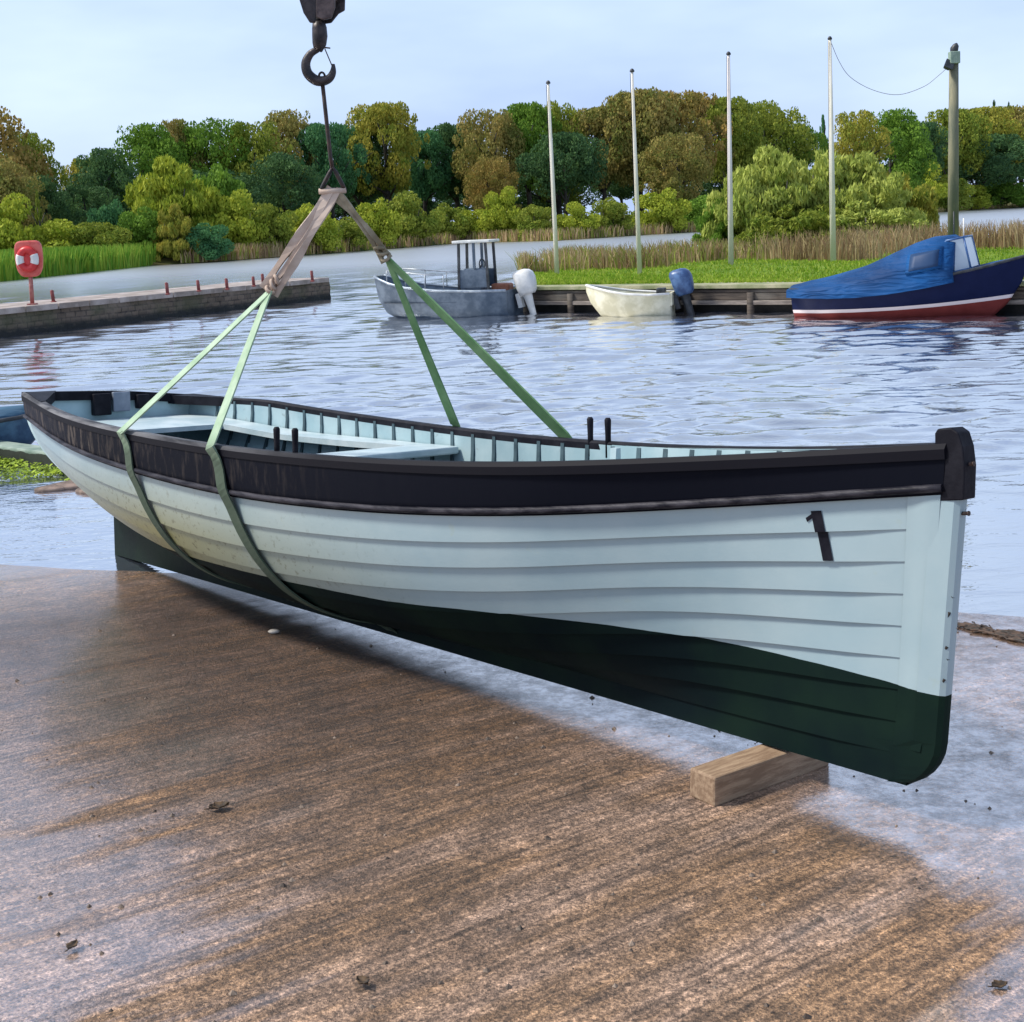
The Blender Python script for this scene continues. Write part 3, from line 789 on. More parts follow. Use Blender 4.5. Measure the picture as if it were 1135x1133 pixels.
o = mb.build('pebble', worn('pale_pebble', (.45, .4, .34, 1), (.6, .55, .48, 1), 40, .7)); o.location = (p.x, p.y, slip_z(p.x, p.y) + .009)
tag(o, 'single pale pebble lying on the dark wet slipway in front of the skiff stern', 'pebble')

# loose grit lying on the slip
mb = MB(); random.seed(77)
for k in range(380):
    yy = 2.2 + 3.6 * random.random() ** 1.5; xx = (random.random() - .5) * .95 * yy
    zz_ = slip_z(xx, yy) + .004 * sin(xx * 2.1 + yy) * sin(yy * 1.7); r = random.choice((.0025, .003, .004, .0055, .008)) * random.uniform(.7, 1.2)
    c = Vector((xx, yy, zz_ + r * .4)); a1 = random.random() * 6.28
    ring = [c + Vector((cos(a1 + q * 1.257) * r * random.uniform(.8, 1.3), sin(a1 + q * 1.257) * r * random.uniform(.7, 1.1), -r * .3)) for q in range(5)]
    mb.add(ring + [c + Vector((random.uniform(-.3, .3) * r, random.uniform(-.3, .3) * r, r * .7))], [(q, (q + 1) % 5, 5) for q in range(5)])
tag(mb.build('grit', worn('loose_grit', (.05, .035, .025, 1), (.30, .22, .16, 1), 25, .7), fixn=False), 'loose grit scattered over the slipway', 'grit', kind='stuff')
# strandline of twigs where the slip meets the loch on the right
M_twig = worn('wet_twigs', (.02, .014, .010, 1), (.09, .05, .03, 1), 30, .6)
mb = MB(); random.seed(21)
for k in range(240):
    t = random.random(); a = at(1050, 690, .02); b = at(1250, 735, .02)
    c = a.lerp(b, t) + Vector((random.gauss(0, .03), random.gauss(0, .022), 0)); c.z = slip_z(c.x, c.y) + .008
    l = random.uniform(.02, .10); q = atan2(b.y - a.y, b.x - a.x) + random.gauss(0, .35)
    dv = Vector((cos(q), sin(q), random.uniform(-.1, .12))) * l / 2
    mb.tube([c - dv, c + Vector((0, 0, .004)), c + dv], random.uniform(.002, .006), 5)
tag(mb.build('strandline', M_twig, fixn=False), 'line of dark wet twigs and weed along the water edge right of the bow', 'twigs', kind='stuff')

# low concrete ledge with green weed beyond the stern, and the blue boat behind it
def mat_ledge():
    t = NT('algae_concrete'); v = t.coord('Object'); x, y, z = t.sep(v); n = t.noise(v, 6, 5, .6)
    c = t.mix(t.ramp(n, [(.35, 0), (.65, 1)]), (.13, .19, .15, 1), (.30, .36, .30, 1))
    shade_wet = t.math('LESS_THAN', z, t.math('MULTIPLY_ADD', n, .05, .012)); c = t.mix(shade_wet, c, (.012, .018, .010, 1))  # shadow on the ledge front painted in, together with its wet weed
    t.set(c, .7); t.bump(n, .5, .02); return t.mat
M_conc = mat_ledge()
a = at(-260, 466, .06); b = at(118, 519, .06)
mb = MB(); d = (b - a); Lb = d.length
mb.box((Lb / 2, .09, -.09), (Lb, .18, .30))
o = mb.build('concrete_ledge', M_conc, bevel=.015); o.location = a; o.rotation_euler = (0, 0, atan2(d.y, d.x))
tag(o, 'low grey green concrete ledge at the water, left of the skiff stern', 'ledge')
def mat_weed():
    t = NT('bright_algae'); v = t.coord('Object'); n = t.noise(v, 14, 4)
    t.set(t.mix(t.ramp(n, [(.35, 0), (.65, 1)]), (.09, .16, .008, 1), (.34, .44, .02, 1)), .7, spec=.3); return t.mat
mb = MB(); random.seed(5)
nrm = Vector((d.y, -d.x, 0)).normalized()
if nrm.y > 0: nrm = -nrm
for k in range(3600):
    t = .45 + .55 * random.random(); reach = .34 + .22 * sin(t * 31) + .12 * sin(t * 77)
    c = a.lerp(b, t) + nrm * (.02 + reach * random.random() ** 1.2) + Vector((random.gauss(0, .02), 0, 0))
    c.z = .006 + .045 * random.random() * (1 - .6 * random.random())
    l = random.uniform(.012, .045); q = random.uniform(0, 2 * pi)
    w_ = Vector((cos(q), sin(q), random.uniform(-.3, .6))) * l; h_ = Vector((-sin(q), cos(q), random.uniform(-.1, .8))) * l * .7
    mb.add([c - w_ * .5, c + h_ * .4, c + w_ * .5, c - h_ * .5], [(0, 1, 2, 3)])
tag(mb.build('algae', mat_weed(), fixn=False), 'bright green algae along the foot of the low concrete ledge', 'algae', kind='stuff')
# stones by the ledge
M_stone = worn('shore_stone', (.10, .07, .055, 1), (.27, .19, .15, 1), 7, .75, .4)
for px, py, r, lab in ((57, 543, .07, 'pinkish brown stone half in the water below the concrete ledge, leftmost of three'), (76, 540, .09, 'largest of three brown stones in the shallows below the concrete ledge'), (98, 545, .06, 'small brown stone in the shallows nearest the skiff stern')):
    p = at(px, py, 0.0); bmz = bmesh.new(); bmesh.ops.create_icosphere(bmz, subdivisions=3, radius=r)
    for vv in bmz.verts:
        q = vv.co; vv.co = Vector((q.x * 1.5, q.y * 1.1, q.z * .55)) * (1 + .18 * sin(q.x * 40 + px) * sin(q.y * 33) + .1 * sin(q.z * 60))
    me = bpy.data.meshes.new('shore_stone'); bmz.to_mesh(me); bmz.free(); me.materials.append(M_stone)
    for f in me.polygons: f.use_smooth = True
    o = bpy.data.objects.new('shore_stone', me); COL.objects.link(o); o.location = (p.x, p.y, .0)
    tag(o, lab, 'stone', 'stones below the ledge')

# ================================================================== boats afloat
def loft_boat(stations, n=9):
    """stations: (x, half beam, z sheer, z keel, fullness) -> rows port to starboard"""
    rows = []
    for x, b, zs, zk, fu in stations:
        r = []
        for k in range(-n, n + 1):
            q = abs(k) / n; sgn = 1 if k > 0 else -1
            y = b * (q ** (1 / fu) if q else 0); z = zk + (zs - zk) * (q ** (1.1 * fu))
            r.append(Vector((x + .0, sgn * y, z)))
        rows.append(r)
    return rows
def boat_hull(name, st, mt, root, m_in=None, thick=.03):
    rows = loft_boat(st); mb = MB(); mb.grid(rows, 0, True); mb.add(rows[0], [tuple(range(len(rows[0])))])
    o = mb.build(name, mt, root)
    return rows, o
def rail(name, rows, rad, mt, root, lift=0.0):
    for sd in (0, -1):
        mb = MB(); mb.tube([r[sd] + Vector((0, 0, lift)) for r in rows], rad, 8); mb.build(name, mt, root)
def outboard(root, x, z, size, m_cowl, m_leg, tilt=0.0):
    R_ = Matrix.Rotation(tilt, 3, 'Y')
    P = lambda a, b, c: Vector((x, 0, z)) + R_ @ (Vector((a, b, c)) * size)
    mb = MB(); rows = []
    for zz, lx, ly, cx in ((.0, .26, .17, -.28), (.06, .34, .21, -.28), (.2, .38, .24, -.29), (.38, .40, .25, -.29), (.5, .38, .23, -.27), (.57, .30, .18, -.25), (.60, .15, .09, -.24)):
        rows.append([P(cx + lx * .62 * (abs(cos(q)) ** .65) * (1 if cos(q) > 0 else -1), ly * (abs(sin(q)) ** .65) * (1 if sin(q) > 0 else -1), zz) for q in np.linspace(0, 2 * pi, 20, endpoint=False)])
    mb.grid(rows, 0, True, close_u=True); mb.add(rows[0], [tuple(range(20))]); mb.add(rows[-1], [tuple(range(20))])
    m = mb.build('outboard_motor', m_cowl, root)
    mb = MB(); rows = []
    for zz, lx, ly, cx in ((.02, .2, .12, -.26), (-.2, .16, .09, -.27), (-.5, .13, .06, -.28), (-.62, .13, .06, -.28), (-.80, .10, .05, -.28)):
        rows.append([P(cx + lx * .6 * cos(q), ly * sin(q), zz) for q in np.linspace(0, 2 * pi, 12, endpoint=False)])
    mb.grid(rows, 0, True, close_u=True)
    mb.box(P(-.33, 0, -.56), (.34 * size, .22 * size, .025 * size), R_)
    mb.build('motor_leg', m_leg, m)
    mb = MB(); mb.box(P(-.05, .0, -.10), (.10 * size, .24 * size, .34 * size), R_); mb.box(P(-.13, 0, .02), (.16 * size, .14 * size, .08 * size), R_)
    mb.build('motor_bracket', m_leg, m)
    return m

M_navy = None
def mat_blueboat():
    t = NT('navy_boat_paint'); v = t.coord('Object'); x, y, z = t.sep(v); n = t.noise(v, 6, 4)
    line = t.math('MULTIPLY_ADD', t.math('POWER', t.math('MAXIMUM', t.math('MULTIPLY', x, .29), 0.0), 2.0), .20, .085)
    up = t.math('GREATER_THAN', z, t.math('ADD', line, .055)); mid = t.math('GREATER_THAN', z, line)
    navy = t.mix(n, (.003, .007, .035, 1), (.008, .014, .06, 1)); red = t.mix(n, (.12, .022, .02, 1), (.24, .05, .045, 1))
    c = t.mix(mid, red, (.70, .62, .64, 1)); c = t.mix(up, c, navy); t.set(c, .5, spec=.1); return t.mat
def mat_tarp(name, c1, c2):
    t = NT(name); v = t.coord('Object', (1, 1, 2.2)); n = t.noise(v, .9, 2, .5, .3); w_ = t.noise(t.coord('Object', (.7, 5, 5), (0, .45, .2)), 2.2, 2, .5, .6)
    t.set(t.mix(t.ramp(n, [(.35, 0), (.7, 1)]), c1, c2), .65, spec=.2); t.bump(w_, .8, .10); return t.mat
M_tarp = mat_tarp('blue_tarpaulin', (.003, .035, .12, 1), (.006, .085, .27, 1))
M_white = worn('white_gelcoat', (.62, .62, .60, 1), (.78, .77, .74, 1), 5, .35, .05)
M_alu = worn('dull_aluminium', (.07, .10, .14, 1), (.15, .19, .24, 1), 4, .4, .1, metal=.3)
M_cream = worn('cream_boat_paint', (.55, .52, .36, 1), (.74, .71, .55, 1), 4, .45, .08)
M_dkgrey = worn('dark_grey_plastic', (.015, .018, .022, 1), (.05, .055, .065, 1), 9, .5)
def mat_glass(name, c, r=.08):
    t = NT(name); t.set(c, r, spec=.8); return t.mat
M_glass = mat_glass('cabin_window', (.02, .05, .12, 1), .5); M_glass.node_tree.nodes['Principled BSDF'].inputs['Specular IOR Level'].default_value = .2; M_lightglass = mat_glass('pale_screen', (.45, .52, .58, 1), .12)

# ---- blue covered motor boat on the right
bl = at(889, 350, 0); br = at(1124, 349, 0)
ang = atan2(br.y - bl.y, br.x - bl.x); WL = (br - bl).length
bb = empty('covered_motor_boat', bl, ang); bb.location.z = 0
k = WL / 3.6
st = [(.0, .66, .48, -.10, 1.9), (.5, .78, .46, -.16, 1.9), (1.1, .84, .47, -.18, 1.8), (1.8, .86, .53, -.18, 1.6), (2.4, .80, .62, -.16, 1.4), (2.9, .62, .71, -.12, 1.2), (3.25, .44, .78, -.04, 1.1), (3.5, .27, .84, .18, 1.05), (3.72, .11, .89, .50, 1.0), (3.86, .015, .92, .84, 1.0)]
st = [(a * k, b, c, d_, e) for a, b, c, d_, e in st]
M_navy = mat_blueboat()
rows, o = boat_hull('hull', st, M_navy, bb)
rail('rubbing_rail', rows, .022, M_dkgrey, bb)
mb = MB(); R_ = []
prof = [(-.05, .05, 2.0), (.25, .12, 2.0), (.7, .21, 2.1), (1.2, .345, 2.2), (1.7, .49, 2.5), (2.05, .59, 3.1), (2.35, .63, 4.0), (2.62, .60, 4.2), (2.75, .52, 4.2)]
def sheer_at(x):
    xs_ = [s_[0] for s_ in st]; return float(np.interp(x, xs_, [s_[1] for s_ in st])), float(np.interp(x, xs_, [s_[2] for s_ in st]))
for x, h, e in prof:
    x *= k; b, zs = sheer_at(x); bt = (b + .055); r = []
    narrow = sstep(1.2 * k, 2.2 * k, x)
    for q in np.linspace(0, pi, 25):
        c_, s_ = cos(q), sin(q); yy = (abs(c_) ** (2 / e)) * (1 if c_ > 0 else -1); zz = abs(s_) ** (2 / e)
        wob = .015 * sin(q * 7 + x * 5) * (1 - narrow)
        r.append(Vector((x, yy * bt * (1 - .22 * narrow * zz), zs - .03 + (h + .03) * zz + wob * zz)))
    r = [r[0] + Vector((0, .01, -.10))] + r + [r[-1] + Vector((0, -.01, -.10))]
    R_.append(r)
mb.grid(R_, 0, True); mb.add(R_[0], [tuple(range(len(R_[0])))]); mb.add(R_[-1], [tuple(range(len(R_[-1])))])
cover = mb.build('boat_cover', M_tarp, bb)
# windows let into the near side of the cover
def side_panel(x0, x1, z0, z1, mt, name, parent, off):
    mb = MB(); rows = []
    for t in np.linspace(0, 1, 6):
        x = (x0 + (x1 - x0) * t) * k; b, zs = sheer_at(x); e = float(np.interp(x / k, [p[0] for p in prof], [p[2] for p in prof])); h = float(np.interp(x / k, [p[0] for p in prof], [p[1] for p in prof])); nw = sstep(1.2 * k, 2.2 * k, x)
        row = []
        for u_ in np.linspace(0, 1, 6):
            z = z0 + (z1 - z0) * u_; zz = (z) / h; zz = min(.93, zz); yy = (1 - zz ** e) ** (1 / e)
            row.append(Vector((x, -(yy * (b + .055) * (1 - .22 * nw * zz)) - off, zs + z)))
        rows.append(row)
    mb.grid(rows, 0, True); return mb.build(name, mt, parent, solid=.012)
wf = side_panel(2.02, 2.58, .13, .46, M_tarp, 'window_frame', bb, .008)
side_panel(2.07, 2.53, .17, .42, M_glass, 'window_pane', wf, .016)
# wheelhouse screen in front of the cover
mb = MB(); ws = []
for yy, xx in ((-.56, 2.72), (-.40, 2.98), (.40, 2.98), (.56, 2.72)):
    b, zs = sheer_at(xx * k); ws.append((Vector((xx * k, yy, zs + .02)), Vector(((xx - .12) * k, yy * .92, zs + .50))))
for i in range(3):
    a0, a1 = ws[i]; b0, b1 = ws[i + 1]
    mb.add([a0, b0, b1, a1], [(0, 1, 2, 3)])
scr = mb.build('windscreen', M_lightglass, bb, solid=.01)
mb = MB()
for a0, a1 in ws: mb.tube([a0, a1], .018, 8)
for i in range(3):
    mb.tube([ws[i][1], ws[i + 1][1]], .018, 8); mb.tube([ws[i][0], ws[i + 1][0]], .02, 8)
mb.build('screen_frame', worn('blue_frame', (.03, .09, .25, 1), (.08, .18, .36, 1), 8, .4), scr)
mb = MB(); rows = []
for x in np.linspace(2.6, 3.84, 10):
    b, zs = sheer_at(x * k); rows.append([Vector((x * k, y * b * .97, zs - .01 + .05 * (1 - y * y) * min(1, b / .4))) for y in np.linspace(-1, 1, 9)])
mb.grid(rows, 0, True); mb.build('foredeck', M_tarp, bb)
for x, h in ((2.62, .46), (2.78, .32)):
    mb = MB(); b, zs = sheer_at(x * k); mb.tube([(x * k, .1, zs + .45), (x * k, .1, zs + .5 + h)], .011, 6); mb.build('antenna', M_white if h < .4 else M_dkgrey, bb)
tag(bb, 'navy motor boat with red bottom under a bright blue cover, moored at the right', 'boat', 'boats moored along the quay')

# ---- cream dinghy with a blue outboard
a_ = at(662, 347, 0); b_ = at(746, 349, 0); a_ = at_y(658, 344, b_.y + .35); a_.z = 0
ang = atan2(a_.y - b_.y, a_.x - b_.x); LW = hypot(a_.x - b_.x, a_.y - b_.y)
dg = empty('small_dinghy', (b_.x, b_.y, 0), ang)
st = [(0, .42, .40, -.08, 2.0), (.35, .50, .39, -.12, 2.0), (.75, .50, .42, -.12, 1.8), (1.05, .40, .47, -.08, 1.4), (1.28, .26, .52, .02, 1.2), (1.45, .10, .555, .25, 1.0), (1.52, .012, .57, .45, 1.0)]
kk = LW / 1.40
st = [(x * kk, b, zs, zk, fu) for x, b, zs, zk, fu in st]
rows, o = boat_hull('hull', st, M_cream, dg)
rail('gunwale', rows, .02, M_white, dg)
mb = MB(); mb.grid([[r[i] * .93 + Vector((.03, 0, .0 + (.1 if abs(i - 9) < 6 else 0))) for i in range(len(r))] for r in rows[:-1]], 0, True)
mb.build('inside', M_cream, dg)
for x in (.35, .95):
    mb = MB(); mb.box((x * kk, 0, .31), (.16, .84 - .25 * (x > .5), .025)); mb.build('thwart', M_white, dg, bevel=.004)
mb = MB(); mb.box((-.01, 0, .30), (.04, .72, .22)); mb.build('transom', M_cream, dg)
mb = MB(); mb.box((.18 * kk, .1, .42), (.16, .2, .14)); mb.build('fuel_can', M_dkgrey, dg, bevel=.02)
M_blcowl = worn('faded_blue_cowl', (.025, .06, .16, 1), (.08, .16, .32, 1), 6, .4)
outboard(dg, -.02, .30, .78, M_blcowl, M_dkgrey, tilt=.25)
tag(dg, 'small open cream dinghy with a dark blue outboard, moored between the other two boats', 'boat', 'boats moored along the quay')

# ---- grey workboat with an open wheelhouse and a white outboard
b_ = at(572, 349, 0); a_ = at(432, 352, 0)
ang = atan2(a_.y - b_.y, a_.x - b_.x); LW = (a_ - b_).length
wb = empty('work_boat', (b_.x, b_.y, 0), ang); k2 = LW / 2.45
st = [(0, .60, .50, -.10, 2.4), (.6, .64, .50, -.14, 2.4), (1.3, .64, .53, -.15, 2.2), (1.9, .58, .60, -.12, 1.8), (2.25, .46, .68, -.05, 1.5), (2.48, .34, .76, .08, 1.3), (2.62, .24, .82, .30, 1.2)]
st = [(x * k2, b, zs, zk, fu) for x, b, zs, zk, fu in st]
rows, o = boat_hull('hull', st, M_alu, wb)
mb = MB(); mb.add(rows[-1], [tuple(range(len(rows[-1])))]); mb.build('bow_plate', M_alu, wb)
rail('gunwale', rows, .024, worn('grey_rail', (.25, .3, .36, 1), (.42, .47, .52, 1), 7, .4, metal=.4), wb)
mb = MB(); mb.grid([[Vector((r[0].x, y * (abs(r[0].y) - .04), .30)) for y in (-1, 0, 1)] for r in rows[:-1]], 0, False); mb.build('deck', M_dkgrey, wb)
mb = MB(); mb.box((.72 * k2, 0, .60), (.34, .46, .62)); mb.build('console', M_alu, wb, bevel=.02)
X0, X1, Zr = .42 * k2, .98 * k2, 1.40
for x in (X0, X1):
    for y in (-.24, .24):
        mb = MB(); mb.bar((x, y, .42), (x + (.03 if x == X0 else -.03), y, Zr), .045, .045); mb.build('wheelhouse_post', M_dkgrey, wb)
mb = MB(); mb.box(((X0 + X1) / 2, 0, Zr + .02), (X1 - X0 + .16, .64, .05)); mb.build('wheelhouse_roof', worn('grey_white_roof', (.5, .52, .5, 1), (.7, .7, .67, 1), 6, .5), wb, bevel=.012)
for y in (-.24, .24):
    mb = MB(); mb.box(((X0 + X1) / 2, y, .72), (X1 - X0 - .05, .02, .34)); mb.box(((X0 + X1) / 2 - .03, y, 1.16), (.05, .03, .5)); mb.build('wheelhouse_side', M_alu, wb)
mb = MB(); mb.tube([(.60 * k2 + .07 * cos(q) * .3, .10 * cos(q), .98 + .10 * sin(q)) for q in np.linspace(0, 2 * pi, 17)], .012, 6); mb.tube([(.60 * k2, 0, .98), (.68 * k2, 0, .86)], .015, 6); mb.build('steering_wheel', M_dkgrey, wb)
mb = MB(); mb.box((.30 * k2, -.22, .52), (.36, .34, .16)); mb.build('orange_cushion', worn('faded_orange', (.34, .12, .06, 1), (.5, .2, .12, 1), 7, .6), wb, bevel=.04)
mb = MB()
for sd in (-1, 1):
    pts = [Vector((x * k2, sd * (.60 - .2 * sstep(1.5, 2.5, x)), .82 + .12 * sstep(1.2, 2.5, x))) for x in (1.15, 1.5, 1.9, 2.3)]
    mb.tube(pts, .012, 6)
    for p in pts: mb.tube([p, p - Vector((0, 0, .28))], .010, 6)
mb.build('hand_rail', worn('grey_tube', (.3, .33, .37, 1), (.45, .48, .5, 1), 8, .4, metal=.5), wb)
outboard(wb, -.04, .34, .80, M_white, M_white, tilt=.22)
tag(wb, 'grey aluminium workboat with open wheelhouse frame and a white outboard', 'boat', 'boats moored along the quay')

# ---- blue boat at the left edge
p = at(46, 501, 0)
lb = empty('small_blue_boat', (p.x, p.y + .25, 0), radians(8))
st = [(-1.7, .36, .27, -.06, 1.8), (-1.2, .40, .26, -.08, 1.8), (-.6, .36, .27, -.08, 1.5), (-.2, .22, .30, .0, 1.2), (.0, .012, .34, .20, 1.0)]
M_teal = worn('blue_dinghy_paint', (.02, .06, .12, 1), (.06, .14, .22, 1), 6, .4)
rows, o = boat_hull('hull', st, M_teal, lb); rail('gunwale', rows, .018, M_dkgrey, lb)
mb = MB(); mb.grid([[Vector((r[0].x, y * (abs(r[0].y) + .01), r[0].z + .085 * (1 - y * y) - .005 + .012 * sin(r[0].x * 9 + y * 4))) for y in np.linspace(-1, 1, 9)] for r in rows], 0, True)
mb.build('boat_cover', mat_tarp('dull_blue_cover', (.02, .06, .11, 1), (.07, .16, .24, 1)), lb, solid=.01)
tag(lb, 'dull blue covered dinghy at the left edge behind the concrete ledge', 'boat')

# ================================================================== left pier
def mat_stone_wall():
    t = NT('old_pier_masonry'); v = t.coord('Object'); x, y, z = t.sep(v)
    br = t.node('ShaderNodeTexBrick'); br.inputs['Scale'].default_value = 2.2; br.inputs['Mortar Size'].default_value = .03
    br.inputs['Color1'].default_value = (.075, .055, .04, 1); br.inputs['Color2'].default_value = (.15, .11, .08, 1); br.inputs['Mortar'].default_value = (.025, .02, .018, 1)
    mp = t.coord('Object', (1, 1, 1), (pi / 2, 0, 0)); t.link(mp, br.inputs['Vector'])
    n = t.noise(v, 5, 5, .65); n2 = t.noise(v, 1.3, 4)
    c = t.mix(t.ramp(n, [(.35, 0), (.7, 1)]), br.outputs['Color'], (.17, .13, .10, 1))
    c = t.mix(t.ramp(n2, [(.45, 0), (.65, .6)]), c, (.06, .07, .03, 1))
    low = t.math('MULTIPLY', t.math('SUBTRACT', t.math('MULTIPLY_ADD', n, .25, .06), z), 9, clamp=True)
    c = t.mix(low, c, (.012, .013, .012, 1)); t.set(c, .8); t.bump(t.math('ADD', n, t.math('MULTIPLY', br.outputs['Fac'], -.6)), .7, .06); return t.mat
A = at(0, 374, 0); B = at(365, 331, 0); dAB = (B - A).normalized(); A2 = A - dAB * 9
PT = .54; pang = atan2(dAB.y, dAB.x); PL = (B - A2).length
pier = empty('stone_pier', A2, pang)
mb = MB(); n = 90; rows = []
for i in range(n + 1):
    x = PL * i / n; wv = .025 * sin(x * 3.1) + .02 * sin(x * 7.7)
    rows.append([Vector((x, wv + o - .05 * sin(x * 1.7), z)) for z, o in ((-.6, -.05), (-.05, -.02), (.12, .02 + .02 * sin(x * 9)), (.3, .0), (PT - .11, .02))])
mb.grid(rows, 0, False)
back = [[Vector((p.x, 1.7, p.z)) for p in r] for r in rows]; mb.grid(back, 0, False)
mb.grid([rows[-1], back[-1]], 0, False); mb.grid([rows[0], back[0]], 0, False)
mb.build('wall', mat_stone_wall(), pier, fixn=False)
mb = MB(); n = 24
for i in range(n):
    x0 = PL * i / n; ln = PL / n - .02
    mb.box((x0 + ln / 2 + .01, .84 + random.uniform(-.015, .015), PT - .055), (ln, 1.78, .11 + random.uniform(-.006, .006)))
mb.build('coping', worn('pier_coping_concrete', (.22, .18, .155, 1), (.42, .36, .33, 1), 2.2, .8, .4), pier, bevel=.012)
tag(pier, 'old low stone pier with a pale coping reaching into the loch on the left', 'pier')
def on_pier(px, py):
    return at(px, py, PT)
M_red = worn('red_lifebuoy_plastic', (.50, .020, .022, 1), (.66, .045, .04, 1), 6, .35, .05)
M_pink = worn('weathered_red_post', (.30, .09, .08, 1), (.45, .18, .15, 1), 12, .6)
M_purp = worn('rusty_red_post', (.16, .035, .035, 1), (.28, .07, .06, 1), 12, .6)
q = on_pier(36, 338); top = at_y(31.2, 268, q.y)
ls = empty('lifebuoy_station', q); s_ = q.y / 1450
mb = MB(); mb.tube([Vector((0, 0, 0)), (top - q) * .6], .040, 10); mb.box((0, 0, .015), (.16, .16, .03)); mb.build('post', M_pink, ls)
ctr = at_y(31.5, 287, q.y - .06) - q
Wb, Hb = 15 * s_, 20 * s_
mb = MB(); outl = []
for k in range(40):
    a = 2 * pi * k / 40; e = .42
    x = Wb * (abs(cos(a)) ** e) * (1 if cos(a) > 0 else -1); z = Hb * (abs(sin(a)) ** e) * (1 if sin(a) > 0 else -1)
    if z < 0: x *= 1 - .28 * (-z / Hb) ** 2
    outl.append((x, z))
mb.prism(outl, 1, lambda x, z, t: ctr + Vector((x, .10 - .12 * t, z)))
hs = mb.build('housing', worn('faded_red_housing', (.52, .06, .05, 1), (.66, .14, .11, 1), 5, .45), ls, bevel=.03)
mb = MB(); R1 = Hb * .52
mb.tube([ctr + Vector((R1 * .78 * cos(a), -.06, R1 * sin(a) - .01)) for a in np.linspace(0, 2 * pi, 33)], .075, 10, cap=False); rg = mb.build('lifebuoy_ring', M_red, ls)
for a0 in (0, pi):
    mb = MB(); mb.tube([ctr + Vector((R1 * .78 * cos(a), -.062, R1 * sin(a) - .01)) for a in np.linspace(a0 - .48, a0 + .48, 11)], .079, 10); mb.build('white_band', M_white, rg)
mb = MB(); mb.box(ctr + Vector((0, -.03, -.01)), (Wb * .8, .05, Hb * .9)); mb.build('backing_panel', M_red, ls, bevel=.02)
tag(ls, 'red lifebuoy in its rounded housing on a leaning post on the pier', 'lifebuoy')
plab = ['short rusty post just right of the lifebuoy', 'short post on the pier, nearer the lifebuoy of the two in the middle', 'short post on the pier midway along, right of the middle pair start',
        'short red post on the pier left of the left strop', 'short red post touching the left strop on its left side', 'short red post showing beside the left strop on the pier', 'short thin post at the outer end of the pier']
plab = ['short rusty post alone just right of the lifebuoy', 'dull post on the middle of the pier, second to the right of the lifebuoy', 'dull post on the middle of the pier, third to the right of the lifebuoy',
        'reddish post on the pier, fourth to the right of the lifebuoy', 'reddish post on the pier, left one of the close pair by the strop', 'reddish post on the pier, right one of the close pair by the strop', 'thin dull post at the outer end of the pier']
for (px, yb, yt), lab in zip(((59.5, 334.5, 321), (186, 326, 312.5), (220.5, 322.5, 310), (252, 320.5, 308), (281.5, 317, 306), (292, 315.5, 303), (346.5, 311.5, 299.5)), plab):
    q = on_pier(px, yb + .5); h = (yb - yt) * q.y / 1450
    lx = -.08 * h if px < 100 else -.05 * h
    mb = MB(); mb.tube([Vector((0, 0, -.01)), Vector((lx, 0, h * .93)), Vector((lx, 0, h))], [.036, .036, .022], 9)
    mb.lathe([(.034, 0), (.06, .0), (.06, .02), (.034, .025)], (0, 0, 0), 10)
    o = mb.build('mooring_post', M_purp); o.location = q
    tag(o, lab, 'post', 'short posts along the pier')

# ================================================================== quay and grass bank on the right
BZ = .50
Q0 = at(566, 346.5, 0); Q1 = at(900, 347.5, 0); dq = (Q1 - Q0).normalized(); Q2 = Q0 + dq * 14; QL = 14; qang = atan2(dq.y, dq.x)
quay = empty('quay_wall', Q0, qang)
def mat_plank():
    t = NT('tarred_quay_timber'); v = t.coord('Object', (.6, 1, 7)); n = t.noise(v, 3, 5, .65); n2 = t.noise(t.coord('Object'), 1.6, 4)
    c = t.mix(t.ramp(n, [(.35, 0), (.7, 1)]), (.022, .016, .014, 1), (.11, .085, .065, 1)); c = t.mix(t.ramp(n2, [(.5, 0), (.7, .5)]), c, (.15, .14, .12, 1))
    t.set(c, .8); t.bump(n, .5, .02); return t.mat
M_plank = mat_plank()
mb = MB()
mb.box((QL / 2, .14, .385), (QL, .20, .05)); mb.box((QL / 2, .13, .29), (QL, .18, .12)); 
mb.build('upper_boarding', M_plank, quay)
mb = MB(); mb.box((QL / 2, .10, .185), (QL, .22, .075)); mb.build('waling', worn('grey_waling_timber', (.12, .10, .09, 1), (.26, .22, .19, 1), 3, .8, .3, (1, 4, 8)), quay, bevel=.01)
mb = MB(); mb.box((QL / 2, .55, -.1), (QL, .5, .8)); mb.build('back_wall', worn('shaded_back_timber', (.006, .006, .007, 1), (.02, .018, .016, 1), 3, .7), quay)  # near black colour holds the deep shade under the quay edge
mb = MB(); mb.box((QL / 2 + .0, .40, .465), (QL, .80, .07)); mb.build('coping', worn('pale_quay_edge', (.20, .22, .11, 1), (.36, .34, .22, 1), 2.5, .85, .3), quay, bevel=.01)
for k in range(12):
    mb = MB(); mb.tube([(.15 + k * 1.22, .02, -.4), (.15 + k * 1.22, .02, .36)], .065, 9); mb.build('pile', M_plank, quay)
tag(quay, 'low dark timber quay with piles and a pale edge below the grass', 'quay wall')

